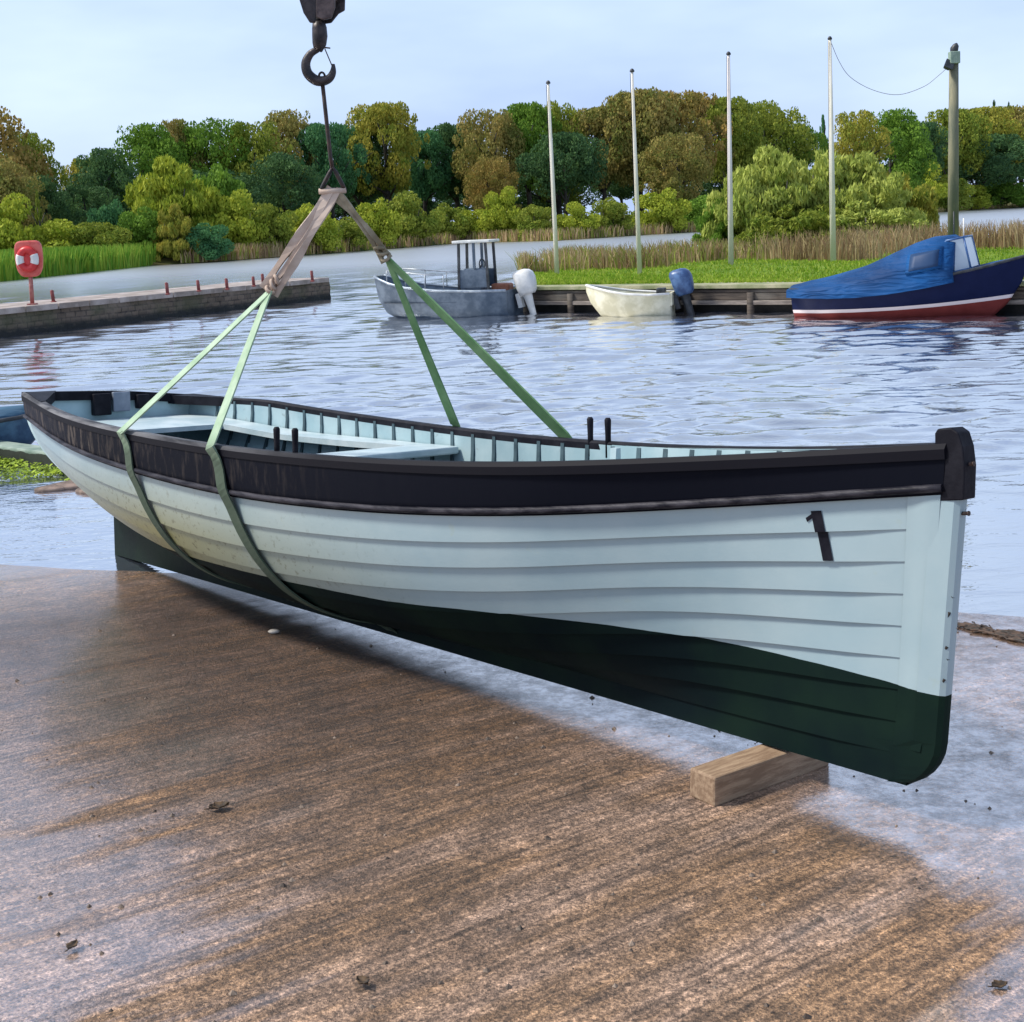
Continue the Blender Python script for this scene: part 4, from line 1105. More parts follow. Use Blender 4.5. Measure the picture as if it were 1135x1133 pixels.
nq_ = Vector((-dq.y, dq.x, 0))
near = [Q0 + nq_ * .5 - dq * .1 + Vector((0, 0, 0)), Q0 + nq_ * .5 + dq * 14, Q0 + nq_ * .5 + dq * 40]
farp = [at(575, 302, BZ), at(640, 290, BZ), at(700, 284, BZ), at(770, 274, BZ), at(836, 265, BZ), at(900, 258, BZ), at(980, 258, BZ), at(1060, 264, BZ), at(1135, 262, BZ), at(1300, 262, BZ)]
def mat_bank():
    t = NT('bank_turf'); v = t.coord('Object'); n = t.noise(v, .9, 5, .6); n2 = t.noise(v, 14, 4, .7)
    c = t.mix(t.ramp(n, [(.38, 0), (.64, 1)]), (.11, .20, .015, 1), (.20, .28, .03, 1)); c = t.mix(t.ramp(n2, [(.4, .0), (.7, .6)]), c, (.06, .10, .012, 1))
    t.set(c, .9, spec=.15); t.bump(n2, .8, .05); return t.mat
# strip mesh between the near and far edges
def lerp_poly(P, m):
    d = [0]
    for a, b in zip(P, P[1:]): d.append(d[-1] + (b - a).length)
    out = []
    for i in range(m):
        t = d[-1] * i / (m - 1); j = max(0, min(len(P) - 2, next((k for k in range(len(P) - 1) if d[k + 1] >= t - 1e-9), len(P) - 2)))
        f = (t - d[j]) / max(1e-9, d[j + 1] - d[j]); out.append(P[j].lerp(P[j + 1], f))
    return out
na = lerp_poly(near[:2] , 60); fa = lerp_poly(farp, 60)
# right hand part of the bank follows the rays so that near and far match up
na = []; fa = []
fx = [(p.x / p.y) for p in farp]; fy = [p.y for p in farp]
lo, hi = fx[0], fx[-1]
for i in range(90):
    g = lo + (hi - lo) * i / 89
    # near edge: intersection of the direction g with the quay line
    den = dq.x - g * dq.y; base = Q0 + nq_ * .55; s0 = (g * base.y - base.x) / den; pn = base + dq * s0
    yf = float(np.interp(g, fx, fy)); na.append(Vector((pn.x, pn.y, 0))); fa.append(Vector((g * yf, yf, 0)))
mb = MB(); rows = []
def bank_z(x, y, t): return BZ + .05 * sin(x * .9 + y * .3) * min(1, t * 6) + .015 * sin(x * 3 + y * 2) * min(1, t * 6)
for j in range(31):
    t = j / 30; rows.append([Vector((a.x + (b.x - a.x) * t, a.y + (b.y - a.y) * t, bank_z(a.x + (b.x - a.x) * t, a.y + (b.y - a.y) * t, t))) for a, b in zip(na, fa)])
rows.append([Vector((p.x, p.y + .6, -.4)) for p in fa])
mb.grid(rows, 0, True)
mb.grid([[r[0] for r in rows], [Vector((r[0].x - .25, r[0].y, -.4)) for r in rows]], 0, True)
M_turf = mat_bank()
tag(mb.build('grass_bank', M_turf), kind='structure')

# ---- blades
def blades(name, pts, h, wd, mts, label, cat, lean=.25, seg=2, hj=.4):
    P = np.array(pts); N = len(P); r = np.random.default_rng(len(P))
    hh = h * (1 - hj + 2 * hj * r.random(N)); az = r.random(N) * 2 * pi; wa = r.normal(0, .6, N)
    ln = r.normal(0, lean, N) * hh
    V = []; Fc = []; mi = []
    dx = np.cos(az) * ln; dy = np.sin(az) * ln; wx = np.cos(wa) * wd / 2 * (.6 + .8 * r.random(N)); wy = np.sin(wa) * wd / 2
    lv = [(0, 1.0), (.55, .85), (1.0, .15)]
    for f, ww in lv:
        b = f * f
        V.append(np.stack([P[:, 0] + dx * b - wx * ww, P[:, 1] + dy * b - wy * ww, P[:, 2] + hh * f], -1))
        V.append(np.stack([P[:, 0] + dx * b + wx * ww, P[:, 1] + dy * b + wy * ww, P[:, 2] + hh * f], -1))
    V = np.stack(V, 1).reshape(-1, 3); k = np.arange(N)[:, None] * 6
    Fc = np.concatenate([k + [0, 1, 3, 2], k + [2, 3, 5, 4]], 1).reshape(-1, 4)
    me = bpy.data.meshes.new(name); me.from_pydata(V.tolist(), [], Fc.tolist())
    for m in mts: me.materials.append(m)
    mi = np.repeat(r.integers(0, len(mts), N), 2); me.polygons.foreach_set('material_index', mi.astype(np.int32)); me.update()
    o = bpy.data.objects.new(name, me); COL.objects.link(o); tag(o, label, cat, kind='stuff'); return o
def leafmat(name, a, b, scale=.35, trans=.3, coord='Object', fine=3.0):
    t = NT(name); v = t.coord(coord); n = t.noise(v, scale, 3, .6); n2 = t.noise(v, scale * fine * 3, 2, .6)
    oi = t.node('ShaderNodeObjectInfo')
    f = t.math('ADD', t.math('MULTIPLY', t.math('SUBTRACT', n, .5), 1.9), t.math('MULTIPLY_ADD', t.math('SUBTRACT', n2, .5), 1.5, t.math('MULTIPLY_ADD', oi.outputs['Random'], .4, .3) if False else .5), clamp=True)
    c = t.mix(f, a, b); t.set(c, .7, spec=.15)
    tr = t.node('ShaderNodeBsdfTranslucent'); t.link(c, tr.inputs['Color'])
    mx = t.node('ShaderNodeMixShader'); mx.inputs[0].default_value = trans; t.link(t.p.outputs[0], mx.inputs[1]); t.link(tr.outputs[0], mx.inputs[2]); t.link(mx.outputs[0], t.out.inputs['Surface'])
    return t.mat
M_lawn = [leafmat('lawn_blade', (.13, .26, .012, 1), (.28, .42, .03, 1), .6), leafmat('pale_lawn_blade', (.26, .36, .03, 1), (.42, .48, .08, 1), .6)]
M_tan = [leafmat('dry_reed', (.34, .26, .11, 1), (.60, .46, .26, 1), .5), leafmat('rust_reed', (.22, .14, .07, 1), (.42, .28, .16, 1), .5), leafmat('olive_reed', (.17, .22, .03, 1), (.36, .38, .08, 1), .5)]
M_greenreed = [leafmat('green_reed', (.10, .25, .025, 1), (.20, .38, .04, 1), .2), leafmat('lime_reed', (.20, .34, .03, 1), (.36, .46, .07, 1), .2)]
def bank_pt(u_, t):
    i = u_ * 88.999; j = int(i); f = i - j
    a = na[j].lerp(na[j + 1], f); b = fa[j].lerp(fa[j + 1], f); p = a.lerp(b, t); return (p.x, p.y, bank_z(p.x, p.y, t) - .02), p
pl = []; pr = []
while len(pl) < 26000:
    u_, t = RNG.random(), RNG.random() ** 1.6 * .9
    p, v = bank_pt(u_, t); lim = 33.5 + 1.5 * sin(v.x * 1.3)
    if v.y < lim: pl.append(p)
pr2 = []
while len(pr) + len(pr2) < 13000:
    u_, t = RNG.random(), RNG.random()
    p, v = bank_pt(u_, t); lim = 32.8 + 1.2 * sin(v.x * 1.3) - (1.2 if v.x < 2 else 0)
    g = v.x / v.y; wid_ = 4.0 if g < .19 else 5
    if lim < v.y < lim + wid_ and RNG.random() < .5 + .5 * sin(v.x * 2.3 + v.y): (pr if g < .185 + .03 * RNG.random() else pr2).append(p)
blades('lawn_grass', pl, .07, .022, M_lawn, 'short bright green grass on the bank above the quay', 'grass', .5)
blades('dry_reeds', pr, .40, .026, M_tan, 'short tan and olive reeds behind the three left flagpoles', 'reeds', .35, hj=.55)
blades('dry_reeds', pr2, .52, .024, [M_tan[0], M_tan[1]], 'taller rust and straw coloured reeds at the foot of the willows', 'reeds', .3, hj=.55)

M_pole = worn('cream_pole_paint', (.68, .64, .52, 1), (.78, .74, .64, 1), .8, .5, .02)
M_pole2 = worn('pinkish_pole_paint', (.66, .60, .56, 1), (.76, .70, .66, 1), .8, .5, .02)
poles = [(617.4, 303, 607.6, 93, .06, 'flagpole right of the grey workboat, leaning most, leftmost of the four', M_pole), (709, 302, 700.6, 80, .055, 'thin leaning flagpole behind the cream dinghy bow, second of four from the left', M_pole),
         (810.3, 296, 807.5, 61, .065, 'flagpole between the cream dinghy and the blue covered boat', M_pole2), (923.6, 289.5, 919.8, 44, .072, 'tallest flagpole, standing before the big willow and carrying the end of the cable', M_pole)]
ptop = []
for px, py, tx, ty, rad, lab, mt in poles:
    q = at(px, py, BZ); tp = at_y(tx, ty, q.y); r = empty('flagpole', q)
    dv = tp - q
    mb = MB(); mb.tube([Vector((0, 0, -.05)), dv * .4, dv], [rad, rad * .85, rad * .5], 10); mb.build('pole', mt, r)
    mb = MB(); mb.lathe([(0, 0), (.05, 0), (.055, .03), (.03, .07), (0, .08)], dv, 10); mb.build('cap', M_dkgrey, r)
    mb = MB(); mb.tube([dv * .22 + Vector((-rad * 1.2, -.03, 0)), dv + Vector((-.045, -.03, -.03))], .006, 5); mb.build('halyard', M_railgrey, r)
    tag(r, lab, 'flagpole', 'bare flagpoles on the grass bank'); ptop.append(tp)
q = at(1056.4, 282, BZ); tp = at_y(1057.2, 62, q.y); dv = tp - q; sc = q.y / 1450
up_ = empty('utility_pole', q)
mb = MB(); mb.tube([Vector((0, 0, -.05)), dv * .5, dv], [.135, .125, .11], 12)
mb.build('pole', worn('green_grey_pole', (.12, .13, .09, 1), (.24, .22, .14, 1), 1.5, .8, .3, (3, 3, .6)), up_)
mb = MB(); c = at_y(1057.5, 64, q.y - .1) - q; mb.box(c, (11 * sc, .2, 13 * sc)); mb.build('junction_box', worn('grey_green_box', (.20, .28, .22, 1), (.32, .4, .33, 1), 6, .5), up_, bevel=.02)
c = at_y(1050.5, 73, q.y - .12) - q; R_ = Matrix.Rotation(.5, 3, 'Y') @ Matrix.Rotation(-.4, 3, 'X')
mb = MB(); rows = [[c + R_ @ Vector((a * s1_, y, b * s1_)) for a, b in ((-1, -1), (1, -1), (1, 1), (-1, 1))] for y, s1_ in ((-.09, .11), (-.04, .10), (.08, .06))]
mb.grid(rows, 0, False, close_u=True); mb.add(rows[0], [(0, 1, 2, 3)]); mb.add(rows[-1], [(0, 1, 2, 3)]); mb.build('floodlight', M_dkgrey, up_)
mb = MB(); mb.bar(c, at_y(1056, 74, q.y - .05) - q, .04, .04); mb.build('bracket', M_dkgrey, up_)
mb = MB(); c2 = at_y(1057.5, 53.5, q.y - .05) - q
mb.tube([c2 + Vector((-.05, 0, -.12)), c2 + Vector((.0, 0, -.03)), c2 + Vector((.04, -.02, .07)), c2 + Vector((.045, -.05, .11))], [.05, .10, .07, .02], 10); mb.build('top_fitting', M_dkgrey, up_)  # small dark fitting at the pole tip, use unknown
mb = MB(); mb.tube([dv + Vector((0, 0, -.05)), c2 + Vector((-.04, 0, -.1))], .03, 8); mb.build('fitting_stub', M_dkgrey, up_)
tag(up_, 'tall greenish timber pole with box and floodlight at its top behind the blue boat', 'utility pole')
mb = MB(); pts = []
A_ = ptop[3]; B_ = at_y(1049, 76, q.y - .1)
for px, py, f in ((920, 44, 0), (930, 68, .09), (943, 86, .19), (968, 100, .38), (996, 105, .58), (1024, 96, .79), (1040, 84, .92), (1049, 76, 1)): pts.append(at_y(px, py, A_.y + (B_.y - A_.y) * f))
def catmull(P, m=6):
    out = []
    for i in range(len(P) - 1):
        p0, p1, p2, p3 = P[max(0, i - 1)], P[i], P[i + 1], P[min(len(P) - 1, i + 2)]
        for k in range(m):
            t = k / m; out.append(.5 * (2 * p1 + (p2 - p0) * t + (2 * p0 - 5 * p1 + 4 * p2 - p3) * t * t + (3 * p1 - p0 - 3 * p2 + p3) * t ** 3))
    return out + [P[-1]]
mb.tube(catmull(pts), .007, 6); tag(mb.build('sagging_cable', worn('grey_cable', (.2, .2, .22, 1), (.3, .3, .32, 1), 5, .6)), 'thin slack cable hanging between the tallest flagpole and the utility pole', 'cable')

# ================================================================== far shore
SHX = [-900, -350, 0, 240, 368, 515, 618, 709, 796, 1061, 1135, 1500, 2100]
SHY = [330, 314, 304, 290.5, 281, 269.5, 267, 261, 256, 234, 230, 216, 196]
def shore_y(px):
    return float(np.interp(px, SHX, SHY))
def shore(px, off=0.0, z=0.0):
    p = at(px, shore_y(px), 0); d = Vector((p.x, p.y, 0)); l = d.length
    q_ = d * ((l + off) / l); q_.z = z; return q_
def far_z(off): return .25 + .02 * off if off < 50 else 1.25
mb = MB(); rows = []
for off, z in ((-.8, -.3), (0, .05), (1.2, .3), (8, .55), (50, 1.25), (160, 2.2)):
    rows.append([shore(px, off, z + (.15 * sin(px * .11) if 0 < off < 100 else 0)) for px in np.linspace(-900, 2100, 160)])
mb.grid(rows, 0, True)
def mat_far():
    t = NT('far_bank_ground'); v = t.coord('Object'); n = t.noise(v, .25, 4); n2 = t.noise(v, 2, 3)
    t.set(t.mix(t.ramp(n, [(.4, 0), (.62, 1)]), t.mix(n2, (.02, .04, .01, 1), (.06, .08, .02, 1)), (.14, .11, .04, 1)), .9, spec=.1); return t.mat
tag(mb.build('far_bank', mat_far()), kind='structure')
# reed fringe along the water and the green reed bed on the left
pf = []
while len(pf) < 9000:
    px = 200 + RNG.random() * 960; 
    if RNG.random() > .35 + .65 * max(0, sin(px * .021 + 2.2)) : continue
    p = shore(px, RNG.random() * 2.5 - .2, .1); pf.append((p.x, p.y, .05))
blades('shore_reeds', pf, .8, .09, M_tan, 'tan reed fringe along the far waterline', 'reeds', .2)
pg = []
ra = [at(x, y, 0) for x, y in ((-420, 342), (0, 312.5), (100, 302), (196, 291.5))]; 
while len(pg) < 14000:
    k = RNG.random() * 3; j = min(2, int(k)); p = ra[j].lerp(ra[j + 1], k - j); l = Vector((p.x, p.y, 0)).length
    off = RNG.random() ** 1.4 * 16; lim = 16 * min(1, (3.05 - k) * 2.2)
    if off > lim: continue
    q_ = p * ((l + off) / l); pg.append((q_.x, q_.y, 0))
blades('reed_bed', pg, 1.25, .075, M_greenreed, 'bright green reed bed along the water on the left', 'reeds', .18, hj=.22)

# ================================================================== trees
def cards(blobs, n, size, rng, spray=0.0, inside=.22):
    """leaf sprays on the outer shells of many small lobes; returns verts and faces"""
    C_ = np.array([b[0] for b in blobs]); Rr_ = np.array([b[1] for b in blobs])
    wgt = Rr_ ** 2; idx = rng.choice(len(blobs), n, p=wgt / wgt.sum())
    d = rng.normal(size=(n, 3)); d /= np.linalg.norm(d, axis=1)[:, None]
    rad = np.where(rng.random(n) < inside, rng.random(n) ** .5, .86 + .22 * rng.random(n))
    p = C_[idx] + d * (Rr_[idx] * rad)[:, None] * np.array([1, 1, .9])
    nrm = d + rng.normal(size=(n, 3)) * .55; nrm[:, 2] += .25; nrm /= np.linalg.norm(nrm, axis=1)[:, None]
    ref = rng.normal(size=(n, 3)); u_ = np.cross(nrm, ref); u_ /= np.linalg.norm(u_, axis=1)[:, None]; v_ = np.cross(nrm, u_)
    if spray:
        up = np.array([0, 0, 1.0]) + rng.normal(size=(n, 3)) * .35; v_ = up / np.linalg.norm(up, axis=1)[:, None]
        u_ = np.cross(nrm, v_); u_ /= np.maximum(1e-6, np.linalg.norm(u_, axis=1))[:, None]
    s_ = size * (.5 + .9 * rng.random(n))[:, None]; asp = 1 + spray
    j = lambda: (.75 + .5 * rng.random(n))[:, None]
    V = np.stack([p - u_ * s_ * j(), p - v_ * s_ * asp * j(), p + u_ * s_ * j(), p + v_ * s_ * asp * j()], 1)
    V[..., 2] = np.maximum(V[..., 2], .004)
    return V.reshape(-1, 3), np.arange(4 * n).reshape(n, 4)
def crown_mesh(kind, seed):
    r = np.random.default_rng(seed); bl = []
    if kind in ('round', 'tall'):
        z0, z1 = (.20, 1.0) if kind == 'round' else (.40, 1.0)
        for k in range(58):
            z = z0 + (z1 - z0) * r.random(); t = (z - z0) / (z1 - z0)
            prof = max(.12, (1 - max(0, (t - .42) / .58) ** 2.4)) ** .6 * (.62 + .38 * min(1, t / .3))
            a = r.random() * 2 * pi; q = .42 * prof * (r.random() ** .45); rad = .07 + .075 * r.random()
            zz = min(z, 1 - rad * .9)
            bl.append(((q * cos(a), q * sin(a), zz), rad))
        for k in range(26):
            a = r.random() * 2 * pi; t = r.random(); z = z0 + (z1 - z0) * (.15 + .85 * t); q = (.47 * max(.1, 1 - max(0, (t - .45) / .55) ** 2) ** .5) * (.9 + .2 * r.random()); rad = .025 + .035 * r.random()
            bl.append(((q * cos(a), q * sin(a), min(z, 1 - rad)), rad))
        n, size, sp = 19000, .0100, .15
    elif kind == 'bush':
        for k in range(34):
            a = r.random() * 2 * pi; q = .42 * r.random() ** .6; top = (1 - (q / .52) ** 2) ** .5; z = top * (.12 + .74 * r.random()); rad = .10 + .09 * r.random()
            bl.append(((q * cos(a), q * sin(a), min(max(z, rad * .6), 1 - rad)), rad))
        n, size, sp = 8000, .018, .25
    elif kind == 'willow':
        for k in range(75):
            a = r.random() * 2 * pi; q = .46 * r.random() ** .6; top = (1 - (q / .55) ** 2) ** .5; z = top * (.08 + .8 * r.random()); rad = .045 + .075 * r.random()
            bl.append(((q * cos(a), q * sin(a), max(z, rad * .5)), rad))
        n, size, sp = 15000, .009, 2.6
    elif kind == 'conifer':
        for k in range(60):
            z = .06 + .92 * r.random() ** 1.2; q = .34 * (1 - z) ** .8 * r.random() ** .4; a = r.random() * 2 * pi
            bl.append(((q * cos(a), q * sin(a), z), .035 + .07 * (1 - z)))
        n, size, sp = 3500, .018, .6
    V, Fq = cards(bl, n, size, r, sp)
    me = bpy.data.meshes.new('crown'); me.from_pydata(V.tolist(), [], Fq.tolist()); me.materials.append(None); me.update()
    return me, bl
def trunk_mesh(kind, bl, seed):
    r = random.Random(seed); mb = MB()
    if kind in ('bush', 'willow'):
        for k in range(5):
            a = r.random() * 6.28; mb.tube([(.02 * cos(a), .02 * sin(a), -.03), (.12 * cos(a), .12 * sin(a), .3), (.2 * cos(a), .2 * sin(a), .62)], [.018, .012, .004], 6)
    else:
        mb.tube([(0, 0, -.04), (.008, .004, .2), (-.006, .01, .45), (.01, 0, .78)], [.030, .022, .016, .005], 8)
        for c, rad in bl[:9]:
            z0 = max(.16, c[2] - .22); mb.tube([(0, 0, z0), (c[0] * .5, c[1] * .5, (z0 + c[2]) / 2), (c[0], c[1], c[2])], [.012, .008, .003], 5)
    o = mb.build('trunk', M_bark); me = o.data; bpy.data.objects.remove(o); return me
M_bark = worn('tree_bark', (.025, .022, .02, 1), (.09, .08, .07, 1), 9, .9, .3)
LM = {'willow': leafmat('feathery_willow_leaves', (.24, .32, .05, 1), (.55, .58, .14, 1), 3), 'green': leafmat('green_leaves', (.055, .14, .018, 1), (.22, .36, .04, 1), 4), 'yellow': leafmat('yellow_green_leaves', (.16, .25, .018, 1), (.50, .52, .06, 1), 4),
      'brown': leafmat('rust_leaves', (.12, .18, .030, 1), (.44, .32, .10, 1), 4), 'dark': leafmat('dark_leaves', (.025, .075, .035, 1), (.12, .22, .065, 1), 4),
      'teal': leafmat('blue_green_leaves', (.030, .11, .050, 1), (.12, .29, .095, 1), 4), 'olive': leafmat('olive_leaves', (.085, .16, .016, 1), (.36, .38, .055, 1), 4),
      'gold': leafmat('golden_leaves', (.12, .20, .022, 1), (.52, .43, .07, 1), 4), 'rust': leafmat('orange_brown_leaves', (.14, .17, .028, 1), (.47, .30, .09, 1), 4)}
MESH = {}
for kind, cnt in (('round', 4), ('tall', 3), ('bush', 4), ('willow', 2), ('conifer', 1)):
    for k in range(cnt):
        me, bl = crown_mesh(kind, 40 + k * 7 + len(kind)); MESH[kind, k] = (me, trunk_mesh(kind, bl, k))
tcount = [0]
def plant(px, top, wpx, off, kind, hue, label, name=None, group=None, pos=None):
    """a tree or shrub whose top reaches the photo row top and whose crown is wpx wide"""
    tcount[0] += 1; k = tcount[0]; vs_n = [q for q in MESH if q[0] == kind]; me, tm = MESH[vs_n[(k * 5 + int(px)) % len(vs_n)]]
    p = pos if pos is not None else shore(px, off, 0)
    zg = p.z if pos is not None else far_z(max(off, 0)) - .1
    H = (hz(px) - top) * p.y / 1450 + EYE - zg; Wd = wpx * p.y / 1450
    nm = name or {'bush': 'shrub', 'willow': 'willow_shrub', 'conifer': 'conifer_tree'}.get(kind, 'broadleaf_tree')
    r = empty(nm, (p.x, p.y, zg), (k * 2.399) % 6.28); r.scale = (Wd * 1.0, Wd * 1.0, H)
    for me_, n_, mt in ((me, 'crown', LM[hue]), (tm, 'trunk', None)):
        o = bpy.data.objects.new(n_, me_); COL.objects.link(o); o.parent = r
        if mt: o.material_slots[0].link = 'OBJECT'; o.material_slots[0].material = mt
        if n_ == 'trunk': o.scale = (H / Wd, H / Wd, 1) if kind not in ('bush', 'willow') else (1, 1, 1)
    tag(r, label, {'shrub': 'shrub', 'willow_shrub': 'shrub', 'conifer_tree': 'tree'}.get(nm, 'tree'), group)
    return r
GT, GS = 'trees along the far shore', 'shrubs along the far waterline'
T = [  # px, top, width, offset, kind, hue, label
 (-16, 120, 104, 22, 'round', 'rust', 'big orange brown tree cut by the left edge of the picture'),
 (40, 150, 58, 30, 'round', 'olive', 'dark olive tree sloping down to the gap of sky above the lifebuoy'),
 (5, 178, 70, 12, 'round', 'brown', 'rust tinted tree low at the left edge, in front of the big orange one'),
 (58, 196, 46, 16, 'round', 'dark', 'narrow dark tree just right above the lifebuoy'),
 (98, 178, 40, 50, 'round', 'gold', 'small golden brown tree in the dip of the skyline near the lifebuoy'),
 (128, 166, 62, 36, 'round', 'dark', 'dark green tree at the left foot of the rounded wood'),
 (100, 208, 60, 26, 'round', 'dark', 'deep shaded tree filling the dip behind the pale low shrubs'),
 (166, 140, 74, 40, 'round', 'green', 'fresh green rounded tree at the left shoulder of the wood'),
 (206, 136, 52, 44, 'round', 'brown', 'brown topped tree between two green crowns above the yellow willow'),
 (246, 135, 66, 42, 'round', 'green', 'bright green rounded tree above the right side of the yellow willow'),
 (290, 138, 66, 38, 'round', 'olive', 'olive tree left of the lifting wire'),
 (330, 126, 66, 46, 'round', 'brown', 'dull brown tree with its top just left of the lifting wire'),
 (318, 172, 66, 26, 'round', 'dark', 'dark olive tree low behind the tan strop'),
 (372, 140, 56, 40, 'tall', 'teal', 'blue green tree directly behind the lifting wire'),
 (402, 146, 50, 46, 'tall', 'dark', 'dark slender tree right of the lifting wire'),
 (434, 118, 62, 40, 'tall', 'gold', 'golden topped tree standing highest right of the lifting wire'),
 (474, 148, 50, 46, 'tall', 'teal', 'blue green tree in the dip right of the golden topped one'),
 (508, 140, 56, 42, 'tall', 'dark', 'dark green tree left of the brown tree near the workboat'),
 (545, 124, 58, 38, 'round', 'brown', 'rusty brown tree above the grey workboat wheelhouse'),
 (548, 176, 44, 24, 'round', 'rust', 'low rust coloured tree hanging down above the grey workboat'),
 (588, 118, 56, 46, 'tall', 'green', 'green tree just left of the leftmost flagpole'),
 (622, 116, 48, 52, 'round', 'olive', 'olive brown tree top just right of the leftmost flagpole'),
 (628, 150, 66, 34, 'tall', 'dark', 'dark shaded tree right of the leftmost flagpole'),
 (672, 122, 66, 46, 'tall', 'brown', 'brown tree left of the second flagpole'),
 (712, 104, 76, 42, 'tall', 'brown', 'tall brown tree behind the top of the second flagpole'),
 (690, 168, 60, 60, 'tall', 'dark', 'dark tree in the shade under the brown crowns by the second flagpole'),
 (760, 106, 74, 44, 'tall', 'rust', 'tall rust tree between the second and third flagpoles'),
 (752, 150, 60, 30, 'round', 'brown', 'bronze tree lower down between the second and third flagpoles'),
 (806, 112, 66, 46, 'tall', 'olive', 'olive brown tree behind the third flagpole'),
 (850, 116, 70, 40, 'round', 'olive', 'dark olive rounded tree right of the third flagpole'),
 (886, 142, 52, 30, 'round', 'green', 'green tree on the slope of the wood left of the tallest flagpole'),
 (914, 128, 30, 60, 'conifer', 'teal', 'pointed conifer beside the tallest flagpole'),
 (948, 126, 56, 20, 'round', 'gold', 'golden brown tree right of the tallest flagpole'),
 (988, 124, 66, 10, 'round', 'green', 'rich green rounded tree between the tallest flagpole and the utility pole'),
 (1022, 138, 50, 20, 'tall', 'dark', 'dark tree just left of the utility pole'),
 (1052, 124, 60, 10, 'tall', 'olive', 'olive tree straight behind the utility pole'),
 (1090, 122, 66, 6, 'tall', 'gold', 'golden brown tree right of the utility pole'),
 (1132, 120, 66, 4, 'tall', 'brown', 'brown tree cut by the right edge of the picture'),
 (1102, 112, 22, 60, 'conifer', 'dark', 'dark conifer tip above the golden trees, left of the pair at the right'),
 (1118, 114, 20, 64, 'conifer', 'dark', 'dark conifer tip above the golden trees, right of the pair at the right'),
 (1082, 152, 90, 1.5, 'tall', 'dark', 'dark tree added for the deep shade right of the utility pole'),  # this and the next: dark leaves stand for shade under the crowns
 (1145, 154, 90, 1.5, 'tall', 'dark', 'dark tree added for the shade at the right edge under the brown crown'),
 (385, 185, 90, 60, 'round', 'dark', 'dark low tree in the shade behind the lifting wire'),  # from here on backing trees, understory shade put into their dark leaves
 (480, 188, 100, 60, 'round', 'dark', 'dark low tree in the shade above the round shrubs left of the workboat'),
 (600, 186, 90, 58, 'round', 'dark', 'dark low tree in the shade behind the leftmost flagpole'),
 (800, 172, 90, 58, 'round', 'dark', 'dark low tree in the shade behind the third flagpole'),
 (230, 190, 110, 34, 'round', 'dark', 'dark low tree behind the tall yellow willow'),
]
for a in T: plant(a[0], a[1], a[2] * (1.48 if a[4] != 'conifer' else 1), *a[3:], group=GT)
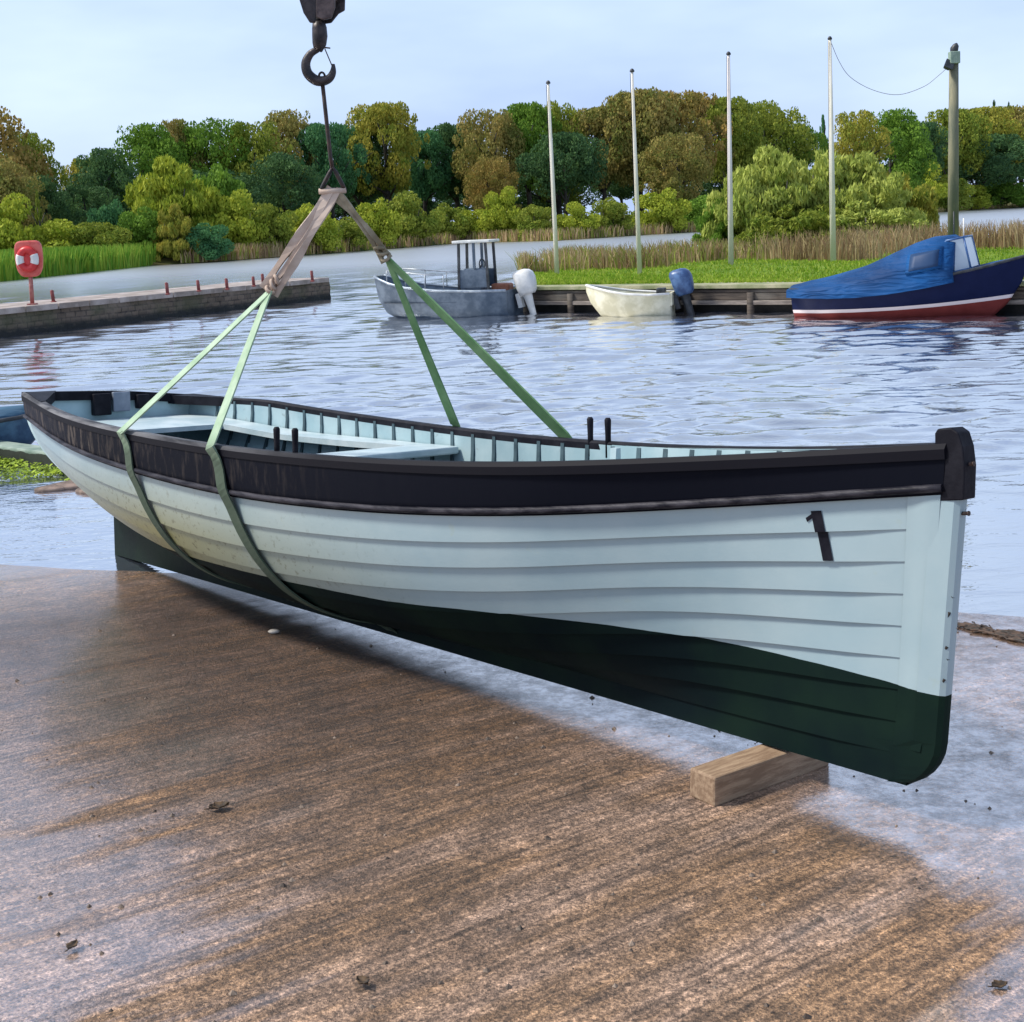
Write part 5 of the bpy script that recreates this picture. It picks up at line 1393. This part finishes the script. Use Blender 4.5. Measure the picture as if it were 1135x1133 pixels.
Sb = [
 (10, 212, 74, 3, 'bush', 'yellow', 'yellow green shrub at the left edge above the lifebuoy'),
 (48, 212, 20, 6, 'conifer', 'olive', 'small pointed bush between the left edge shrub and the pale low shrubs'),
 (72, 241, 80, 2, 'bush', 'yellow', 'low pale lime shrub right above the lifebuoy'),
 (112, 240, 60, 1, 'bush', 'olive', 'low green shrub right of the pale lime one by the reed bed'),
 (124, 214, 42, 5, 'bush', 'teal', 'blue green shrub left of the tall yellow willow'),
 (160, 225, 56, 3, 'bush', 'green', 'green shrub at the left foot of the tall yellow willow'),
 (196, 166, 104, 8, 'willow', 'yellow', 'tall yellow green willow, biggest tree on the left shore'),
 (246, 176, 70, 10, 'bush', 'green', 'tall bright green shrub right of the yellow willow'),
 (194, 222, 48, 1, 'willow', 'gold', 'golden brown bush at the foot of the tall yellow willow'),
 (232, 244, 52, .5, 'bush', 'teal', 'dark blue green bush at the water below the yellow willow'),
 (268, 208, 58, 4, 'bush', 'yellow', 'yellow green shrub left of the tan strop'),
 (300, 218, 52, 3, 'bush', 'olive', 'olive shrub behind the middle of the tan strop'),
 (345, 222, 60, 2, 'bush', 'yellow', 'round yellow green shrub between the two strops'),
 (384, 238, 48, 1.5, 'bush', 'olive', 'olive shrub behind the thin strop'),
 (418, 214, 50, 3, 'bush', 'yellow', 'yellow green shrub just right of the thin strop'),
 (455, 210, 66, 3, 'bush', 'olive', 'large round olive shrub left of the workboat wheelhouse'),
 (500, 220, 46, 3, 'bush', 'olive', 'round olive shrub above the bow half of the workboat'),
 (530, 228, 40, 2, 'bush', 'yellow', 'low yellow green shrub behind the workboat wheelhouse'),
 (560, 205, 44, 4, 'bush', 'yellow', 'pointed yellow green shrub between the workboat and the leftmost flagpole'),
 (594, 224, 42, 3, 'bush', 'olive', 'olive shrub just left of the leftmost flagpole'),
 (642, 222, 44, 3, 'bush', 'yellow', 'round yellow green shrub right of the leftmost flagpole'),
 (676, 216, 44, 3, 'bush', 'olive', 'olive shrub between the first two flagpoles, next to the second'),
 (730, 204, 56, 3, 'bush', 'yellow', 'round yellow shrub just right of the second flagpole'),
 (780, 212, 52, 3, 'bush', 'green', 'green shrub left of the third flagpole'),
 (812, 206, 50, 5, 'bush', 'olive', 'olive shrub behind the third flagpole'),
 (850, 190, 60, 4, 'bush', 'olive', 'shrub behind the left side of the big bank willow'),
 (1020, 178, 56, 5, 'bush', 'yellow', 'yellow green shrub left of the utility pole across the water'),
 (1048, 190, 52, 3, 'bush', 'olive', 'olive shrub behind the utility pole'),
 (1072, 200, 44, 2, 'bush', 'yellow', 'yellow shrub just right of the utility pole'),
 (1106, 195, 56, 3, 'bush', 'green', 'neat dark green rounded shrub at the right across the water'),
 (1150, 200, 50, 3, 'bush', 'teal', 'shrub cut by the right edge across the water'),
]
for a in Sb: plant(a[0], a[1], a[2] * 1.15, *a[3:], group=GS)
def bank_pos(px, y):
    p = at_y(px, 280, y); return Vector((p.x, p.y, BZ - .05))
Bw = [(822, 178, 66, 40, 'willow', 'olive willow at the left end of the bank clump beyond the third flagpole'), (858, 154, 100, 40, 'willow', 'broad feathery willow in the middle of the bank clump, left of the tallest flagpole'),
      (900, 143, 96, 41, 'willow', 'tallest feathery willow of the bank clump, right behind the tallest flagpole'), (950, 162, 100, 40, 'willow', 'broad yellow green willow of the bank clump right of the tallest flagpole'),
      (996, 176, 76, 42, 'gold', 'golden willow at the right end of the bank clump'), (796, 214, 44, 40, 'green', 'small green willow at the far left of the bank clump'), (884, 214, 100, 38.6, 'olive', 'low brownish willow in front of the bank clump left of the tallest flagpole'),
      (962, 218, 104, 38.8, 'willow', 'low olive willow in front of the bank clump right of the tallest flagpole')]
for px, top, wp, y, hue, lab in Bw: plant(px, top, wp * 1.32, 0, 'willow', hue, lab, group='willows on the grass bank', pos=bank_pos(px, y))
